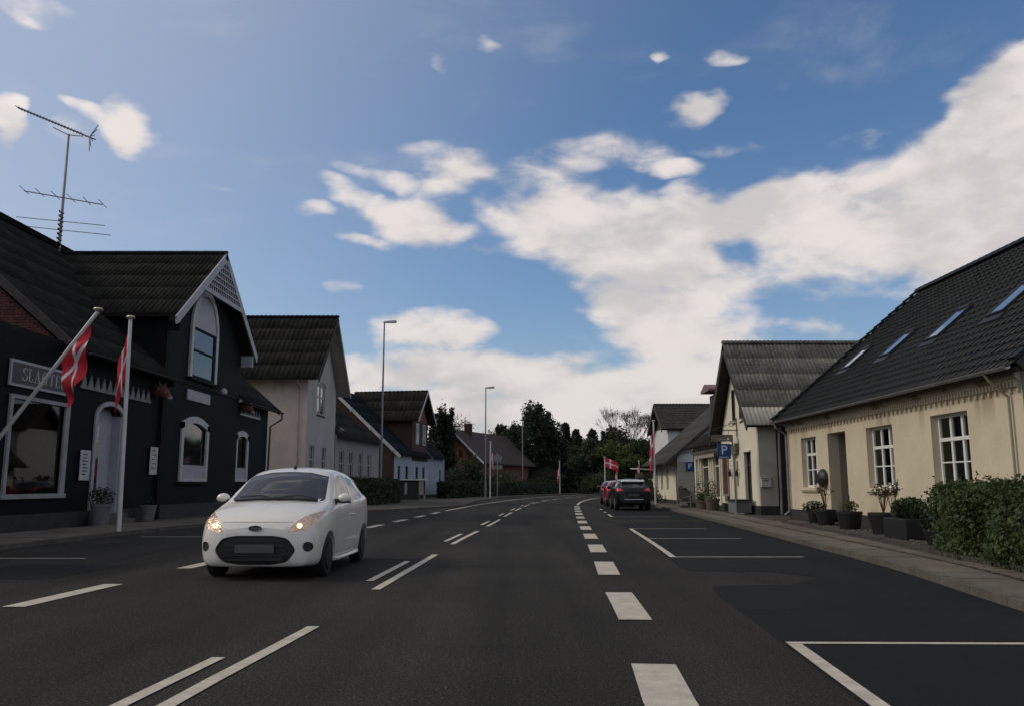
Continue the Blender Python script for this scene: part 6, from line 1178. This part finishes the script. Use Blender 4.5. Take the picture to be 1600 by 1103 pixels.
def build_ka():
    st = [
     (0.00, [(.30, .27), (.44, .30), (.48, .44), (.45, .58), (.38, .655), (.27, .675), (.14, .685), (0, .69)]),
     (0.05, [(.42, .20), (.60, .24), (.65, .44), (.62, .62), (.54, .70), (.40, .735), (.20, .755), (0, .76)]),
     (0.16, [(.5, .18), (.70, .22), (.755, .44), (.735, .66), (.67, .77), (.50, .81), (.25, .835), (0, .84)]),
     (0.38, [(.55, .17), (.765, .21), (.812, .44), (.80, .70), (.745, .84), (.58, .895), (.3, .925), (0, .93)]),
     (0.68, [(.6, .17), (.785, .21), (.828, .45), (.825, .76), (.775, .915), (.62, .965), (.32, 1.0), (0, 1.005)]),
     (0.92, [(.6, .17), (.79, .21), (.83, .45), (.83, .82), (.782, .965), (.67, 1.015), (.34, 1.055), (0, 1.065)]),
     (1.14, [(.6, .17), (.79, .21), (.83, .45), (.83, .86), (.775, 1.0), (.695, 1.115), (.36, 1.195), (0, 1.21)]),
     (1.44, [(.6, .17), (.79, .21), (.83, .45), (.83, .88), (.765, 1.04), (.650, 1.285), (.35, 1.375), (0, 1.39)]),
     (1.70, [(.6, .17), (.79, .21), (.83, .45), (.83, .90), (.757, 1.06), (.612, 1.385), (.33, 1.468), (0, 1.482)]),
     (2.05, [(.6, .17), (.79, .21), (.83, .45), (.832, .92), (.757, 1.08), (.600, 1.420), (.33, 1.505), (0, 1.52)]),
     (2.5, [(.6, .17), (.79, .21), (.832, .45), (.835, .94), (.752, 1.10), (.592, 1.410), (.33, 1.50), (0, 1.515)]),
     (2.9, [(.6, .18), (.79, .22), (.838, .46), (.836, .97), (.742, 1.12), (.582, 1.385), (.32, 1.475), (0, 1.49)]),
     (3.2, [(.6, .20), (.78, .24), (.83, .48), (.825, .98), (.722, 1.12), (.565, 1.335), (.31, 1.425), (0, 1.44)]),
     (3.38, [(.58, .22), (.76, .27), (.808, .50), (.80, .96), (.695, 1.09), (.545, 1.24), (.30, 1.33), (0, 1.345)]),
     (3.48, [(.5, .26), (.72, .32), (.775, .52), (.765, .90), (.65, 1.0), (.50, 1.08), (.28, 1.13), (0, 1.14)]),
     (3.545, [(.42, .32), (.62, .38), (.68, .55), (.66, .76), (.55, .84), (.42, .89), (.24, .92), (0, .925)])]
    root = empty('white_car', 'small white three door hatchback with lit headlights driving towards the viewer', 'car', (0, 0, 0))
    body = tmpobj(loftbody(st), 'carwhite'); set_mat(body.data, 'carwhite')
    # wheel arches
    for wy in (.70, 3.0):
        for sx in (-1, 1): carve(body, root, [MB().lathe([(.335, 0), (.335, .30*sx)], (.60*sx, wy, .285), 40, 'x')], 'x', 'trim', build=False)
    scr = [(-.655, 1.125), (-.35, 1.045+.0), (0, 1.075-.02), (.35, 1.045), (.655, 1.125), (.60, 1.315), (.575, 1.375), (.30, 1.435), (0, 1.447), (-.30, 1.435), (-.575, 1.375), (-.60, 1.315)]
    scr[0] = (-.67, 1.055); scr[4] = (.67, 1.055); scr[1] = (-.35, 1.035); scr[3] = (.35, 1.035); scr[2] = (0, 1.03)
    ks = (1.60-.95)/(1.447-1.07)
    carve(body, root, [fprism(scr, lambda x, z: .3+(z-1.07)*ks, lambda x, z: 1.02+(z-1.07)*ks+.16*x*x/.45+.06, 'y')], 'windscreen', 'carglass', (0, .006, -.002))
    rear = rounded([(-.52, 1.05), (.52, 1.05), (.46, 1.33), (-.46, 1.33)], .06); carve(body, root, [fprism(rear, lambda x, z: 4, lambda x, z: 3.42-(z-1.05)*.6-.14, 'y')], 'rear_window', 'carglass', (0, -.006, 0))
    sw = rounded([(1.27, 1.09), (1.10, .955), (2.23, .985), (2.23, 1.385), (1.86, 1.395), (1.58, 1.32)], .025)
    qw = rounded([(2.29, 1.005), (2.86, 1.04), (3.16, 1.16), (3.02, 1.315), (2.28, 1.373)], .05)
    for poly, nm in ((sw, 'door_window'), (qw, 'quarter_window')):
        for sx in (1, -1): carve(body, root, [fprism(poly, lambda y, z: sx*1.1, lambda y, z: sx*(.745-(z-1.04)*.42-.05), 'x')], nm, 'carglass', (-.004*sx, 0, 0))
    # grille, lights
    gr = rounded([(-.55, .40), (-.44, .55), (-.26, .585), (.26, .585), (.44, .55), (.55, .40), (.44, .245), (.22, .205), (-.22, .205), (-.44, .245)], .06)
    g = carve(body, root, [fprism(gr, lambda x, z: -.2, lambda x, z: .15, 'y')], 'grille', 'trim', (0, .035, 0))[0]
    for z in (.27, .33, .39, .45, .51): MB().box(-.42+abs(z-.39)*.4, .42-abs(z-.39)*.4, .012+.0*z, .055, z-.008, z+.008).build('grille_bar', 'iron', g)
    MB().box(-.26, .26, -.012, .015, .36, .47).build('number_plate', 'plate', root, bevel=.004)
    for sx in (1, -1):
        hl = [(.42, .625), (.50, .63), (.66, .665), (.745, .735), (.79, .90), (.70, .872), (.60, .83), (.50, .74)]
        hl = rounded(hl, .035); hl = hl if sx > 0 else mirror(hl)
        sf = lambda x, z: .02+max(0, abs(x)-.40)*1.45
        h = carve(body, root, [fprism(hl, lambda x, z: -.3, lambda x, z: sf(x, z)+.17, 'y')], 'headlight', 'headl', (0, .008, 0))[0]
        MB().ball((.56*sx, .10, .70), .045).build('bulb', 'lampamber', h, smooth=True); MB().ball((.665*sx, .20, .735), .042).build('bulb', 'lampamber', h, smooth=True)
        ring = [(.685+.062*math.cos(a), .44+.066*math.sin(a)) for a in [2*PI*i/24 for i in range(24)]]; ring = ring if sx > 0 else mirror(ring)
        carve(body, root, [fprism(ring, lambda x, z: -.3, lambda x, z: .17, 'y')], 'fog_light', 'iron', (0, .03, 0))
        tl = rounded([(3.30, .80), (3.50, .80), (3.46, 1.0), (3.36, 1.08), (3.28, 1.05)], .03); carve(body, root, [fprism(tl, lambda y, z: sx*1.1, lambda y, z: sx*.62, 'x')], 'tail_light', 'taillight', (.002*sx, 0, 0))
        # door shut lines as fine grooves
        for path in ([(1.10, 1.0), (1.06, .80), (1.13, .42), (1.24, .28), (2.10, .27), (2.26, .42), (2.30, .80), (2.26, 1.02)],):
            k = MB(); w = .005
            for a, c in zip(path[:-1], path[1:]):
                a = Vector(a); c = Vector(c); nn = Vector((-(c-a).y, (c-a).x)).normalized()*w; ext = (c-a).normalized()*w
                k = fprism([tuple(a-nn-ext), tuple(c-nn+ext), tuple(c+nn+ext), tuple(a+nn-ext)], lambda y, z: sx*1.0, lambda y, z: sx*(.80 if z < .9 else .80-(z-.9)*.35), 'x'); carve(body, root, [k], 'x', 'trim', build=False)
        # mirror
        mir = MB().ball((.90*sx, 1.22, 1.06), .1, (1.0, .75, .70), 12).build('mirror', 'carwhite', root, smooth=True); MB().prism([(.745*sx, 1.17, .98), (.745*sx, 1.29, .98), (.745*sx, 1.29, 1.05), (.745*sx, 1.17, 1.05)], [(.86*sx, 1.18, 1.0), (.86*sx, 1.27, 1.0), (.86*sx, 1.27, 1.04), (.86*sx, 1.18, 1.04)]).build('mirror_arm', 'trim', mir)
        MB().box(.83*sx, .996*sx, 1.17, 1.24, .985, 1.015).build('mirror_base', 'trim', mir)
        MB().tube([(.838*sx, 1.98, .80), (.862*sx, 2.02, .805), (.862*sx, 2.14, .805), (.838*sx, 2.18, .80)], .013, 6).build('door_handle', 'carwhite', root)
        MB().tube([(.80*sx, 1.05, .21), (.825*sx, 1.2, .20), (.825*sx, 2.5, .20), (.80*sx, 2.66, .21)], .028, 8).build('sill_trim', 'carwhite', root)
        wheel(root, .725*sx, .70, .283, .18, sx, 'rimdark', 7, 0); wheel(root, .725*sx, 3.0, .283, .18, sx, 'rimdark', 7)
        MB().tube([(.62*sx, .8+.12, 1.028), (.66*sx, 1.0, 1.055)], .012, 5).build('wiper_pivot', 'iron', root)
    MB().box(-.62, .62, .62, 3.0, .24, .44).build('chassis', 'iron', root)
    # bonnet shut line
    for a, c in (((-.47, .765), (.47, .765)),): carve(body, root, [fprism([(a[0], .757), (c[0], .757), (c[0], .763), (a[0], .763)], lambda x, z: -.2, lambda x, z: .16, 'y')], 'x', 'trim', build=False)
    for sx in (1, -1):
        k = MB().prism([(.47*sx, .0, .757), (.48*sx, .0, .763), (.62*sx, .5, .87), (.61*sx, .5, .862)], [(.47*sx, .3, .757), (.48*sx, .3, .763), (.62*sx, .7, .87), (.61*sx, .7, .862)])
    body.name = 'body'; body.parent = root; smoothang(body.data, 28); body.data.name = 'body'; set_mat(body.data, 'carwhite'); body['label'] = 'white painted body shell'
    # badge
    bd = MB(); bd.prism([(.088*math.cos(a), -.014, .683+.036*math.sin(a)) for a in [2*PI*i/28 for i in range(28)]], [(.088*math.cos(a), .06, .683+.036*math.sin(a)) for a in [2*PI*i/28 for i in range(28)]]); bd = bd.build('badge', 'ford', root)
    rg = MB().tube([(.088*math.cos(a), -.014, .683+.036*math.sin(a)) for a in [2*PI*i/28 for i in range(29)]], .006, 6).build('badge_rim', 'chrome', bd)
    lettering('lettering', text_mesh('Ford', .068, .001, .35), 'chrome', bd, Matrix.Translation((0, -.0155, .681)) @ Matrix.Rotation(R(90), 4, 'X'))
    # wipers, cowl, aerial
    MB().tube([(-.60, .86, 1.035), (-.3, .805, 1.052), (0, .79, 1.06), (.3, .805, 1.052), (.60, .86, 1.035)], .022, 6).build('cowl', 'trim', root)
    for (xa, xb) in ((.55, -.02), (-.05, -.56)):
        MB().tube([(xa, .905, 1.06), (xa*.6+xb*.4, .93, 1.10), (xb, .90+abs(xb)*.12, 1.075)], .010, 5).build('wiper', 'iron', root)
    MB().tube([(0, 1.75, 1.49), (0, 1.76, 1.53), (0, 1.95, 1.66)], .008, 5, r2=.003).lathe([(.03, 1.48), (.022, 1.53), (.008, 1.55)], (0, 1.75, 0), 10).build('aerial', 'iron', root)
    MB().box(.52, .60, .58, .62, .968, .980).build('washer_jet', 'iron', root) if False else None
    MB().box(-.045, .045, 1.28, 1.34, 1.2, 1.25).build('inner_mirror', 'iron', root) if False else None
    return root
ka = build_ka(); ka.location = (-3.40, 11.25, 0); ka.rotation_euler = (0, 0, R(-1.5))

def build_suv(name, label, paint, L=4.4, Wd=.92, H=1.60, roofm=None, group='cars parked along the right kerb', detail=True):
    w = Wd; h = H
    st = [
     (0.00, [(.45, .36), (.62, .40), (.66, .55), (.64, .75), (.56, .86), (.42, .90), (.2, .92), (0, .925)]), (0.10, [(.6, .26), (.80, .30), (.84, .55), (.82, .80), (.74, .92), (.55, .96), (.28, .985), (0, .99)]),
     (0.45, [(.65, .24), (.86*w/.9, .28), (w-.02, .55), (w-.03, .86), (.80, .98), (.62, 1.02), (.3, 1.05), (0, 1.055)]), (1.05, [(.65, .24), (w-.05, .28), (w, .55), (w-.01, .92), (.84, 1.04), (.68, 1.09), (.35, 1.12), (0, 1.13)]),
     (1.45, [(.65, .24), (w-.05, .28), (w, .55), (w, .95), (.84, 1.10), (.74, h*.79), (.38, h*.84), (0, h*.85)]), (1.95, [(.65, .24), (w-.05, .28), (w, .55), (w, .98), (.84, 1.13), (.66, h*.925), (.36, h*.97), (0, h*.98)]),
     (2.7, [(.65, .24), (w-.05, .28), (w, .55), (w, 1.0), (.84, 1.14), (.645, h*.94), (.36, h*.99), (0, h)]), (3.4, [(.65, .26), (w-.05, .30), (w, .57), (w, 1.03), (.82, 1.16), (.62, h*.92), (.35, h*.965), (0, h*.975)]),
     (3.85, [(.62, .30), (w-.06, .34), (w-.01, .60), (w-.02, 1.03), (.78, 1.15), (.59, h*.88), (.33, h*.925), (0, h*.935)]), (4.12, [(.6, .32), (w-.10, .36), (w-.04, .62), (w-.07, 1.0), (.73, 1.08), (.56, 1.16), (.32, 1.22), (0, 1.235)]),
     (4.30, [(.58, .34), (w-.14, .38), (w-.08, .62), (w-.12, .92), (.68, .98), (.52, 1.02), (.3, 1.05), (0, 1.06)]), (4.38, [(.5, .38), (w-.26, .42), (w-.2, .60), (w-.24, .82), (.56, .88), (.44, .91), (.25, .93), (0, .935)])]
    st = [(x*L/4.38, p) for x, p in st]; f = L/4.38
    root = empty(name, label, 'car', (0, 0, 0), group); body = tmpobj(loftbody(st, 60, 4), paint); set_mat(body.data, paint)
    for wy in (.88*f, 3.52*f):
        for sx in (-1, 1): carve(body, root, [MB().lathe([(.39, 0), (.39, .30*sx)], (.64*sx, wy, .34), 32, 'x')], 'x', 'trim', build=False)
    rear = rounded([(-.64, 1.12), (.64, 1.12), (.54, h*.885), (-.54, h*.885)], .07); kk = (4.2-3.85)/(h*.885-1.12)*f
    carve(body, root, [fprism(rear, lambda x, z: L+1, lambda x, z: (4.14*f-(z-1.12)*kk)-.14, 'y')], 'rear_window', 'carglass', (0, -.006, 0))
    ks = (1.85-1.1)/(h*.95-1.15)*f; scr = rounded([(-.66, 1.15), (.66, 1.15), (.56, h*.93), (-.56, h*.93)], .06)
    carve(body, root, [fprism(scr, lambda x, z: .2+(z-1.15)*ks, lambda x, z: 1.2*f+(z-1.15)*ks+.2*x*x, 'y')], 'windscreen', 'carglass', (0, .006, 0))
    for poly, nm in ((rounded([(1.50*f, 1.14), (2.55*f, 1.14), (2.55*f, h*.91), (1.98*f, h*.905)], .04), 'door_window'), (rounded([(2.66*f, 1.14), (3.75*f, 1.2), (3.5*f, h*.87), (2.66*f, h*.91)], .05), 'rear_side_window')):
        for sx in (1, -1): carve(body, root, [fprism(poly, lambda y, z: sx*1.2, lambda y, z: sx*(.825-(z-1.13)*.47-.05), 'x')], nm, 'carglass', (-.004*sx, 0, 0))
    for sx in (1, -1):
        tl = rounded([(.50, .98), (.93, .92), (.93, 1.08), (.80, 1.12), (.60, 1.07)], .03); tl = tl if sx > 0 else mirror(tl)
        carve(body, root, [fprism(tl, lambda x, z: L+1, lambda x, z: 4.0*f, 'y')], 'tail_light', 'taillight', (0, .004, 0))
        MB().ball(((w+.09)*sx, 1.55*f, 1.12), .12, (.95, .6, .7)).build('mirror', paint, root, smooth=True); MB().box((w-.12)*sx, (w+.04)*sx, 1.52*f, 1.6*f, 1.05, 1.09).build('mirror_arm', 'trim', root)
        wheel(root, (w-.12)*sx, .88*f, .335, .22, sx, 'rim', 5); wheel(root, (w-.12)*sx, 3.52*f, .335, .22, sx, 'rim', 5)
        MB().box(.62*sx, .76*sx, L*.985-.03, L*.985, .62, .66).build('reflector', 'taillight', root)
        hl = rounded([(.52, .76), (.84, .80), (.84, .90), (.60, .88)], .03); hl = hl if sx > 0 else mirror(hl); carve(body, root, [fprism(hl, lambda x, z: -.2, lambda x, z: .45, 'y')], 'headlight', 'headl', (0, .006, 0))
    MB().box(-.27, .27, L-.06, L-.012+.03, .70, .82).build('number_plate', 'plate', root); MB().tube([(-.62, L*.975, .54), (-.45, L+.005, .55), (.45, L+.005, .55), (.62, L*.975, .54)], .016, 6).build('chrome_strip', 'chrome', root)
    MB().box(-.72, .72, L*.9, L*.978, .30, .44).build('lower_bumper', 'trim', root, bevel=.03); MB().box(-.66, .66, .6, L-.5, .28, .6).build('chassis', 'iron', root); MB().box(-.45, .45, -.02, .05, .45, .70).build('grille', 'trim', root)
    if roofm:
        MB().prism([(-.56, 1.95*f, h*.955), (.56, 1.95*f, h*.955), (.55, 3.85*f, h*.905), (-.55, 3.85*f, h*.905)], [(-.50, 1.98*f, h*.975), (.50, 1.98*f, h*.975), (.5, 3.85*f, h*.955), (-.5, 3.85*f, h*.955)]).build('roof_skin', roofm, root) if False else None
        MB().prism([(-.57, 3.70*f, h*.925), (.57, 3.70*f, h*.925), (.56, 4.03*f, h*.895), (-.56, 4.03*f, h*.895)], [(-.52, 3.70*f, h*.965), (.52, 3.70*f, h*.965), (.53, 4.05*f, h*.925), (-.53, 4.05*f, h*.925)]).build('roof_spoiler', roofm, root, bevel=.01)
        for sx in (1, -1): MB().tube([(.64*sx, 1.95*f, h*.945), (.635*sx, 2.7*f, h*.972), (.60*sx, 3.7*f, h*.93)], .022, 6).build('roof_rail', roofm, root)
    body.name = 'body'; body.parent = root; smoothang(body.data, 30); set_mat(body.data, paint); body.data.name = 'body'; return root
s1 = build_suv('parked_car', 'black sport utility car by the right kerb, nearest of the parked row', 'carblack', Wd=.88, H=1.55, roofm='silverroof'); s1.location = (6.1, 45.6, 0); s1.rotation_euler = (0, 0, PI-R(2)); 
s2 = build_suv('parked_car', 'red car parked directly in front of the black one and mostly hidden by it', 'carred', 4.1, .86, 1.52); s2.location = (6.55, 52.6, 0); s2.rotation_euler = (0, 0, PI-R(4))
s3 = build_suv('parked_car', 'dark grey car at the far end of the parked row beyond the red one', 'cargrey', 4.1, .86, 1.52); s3.location = (7.0, 58.6, 0); s3.rotation_euler = (0, 0, PI-R(6))
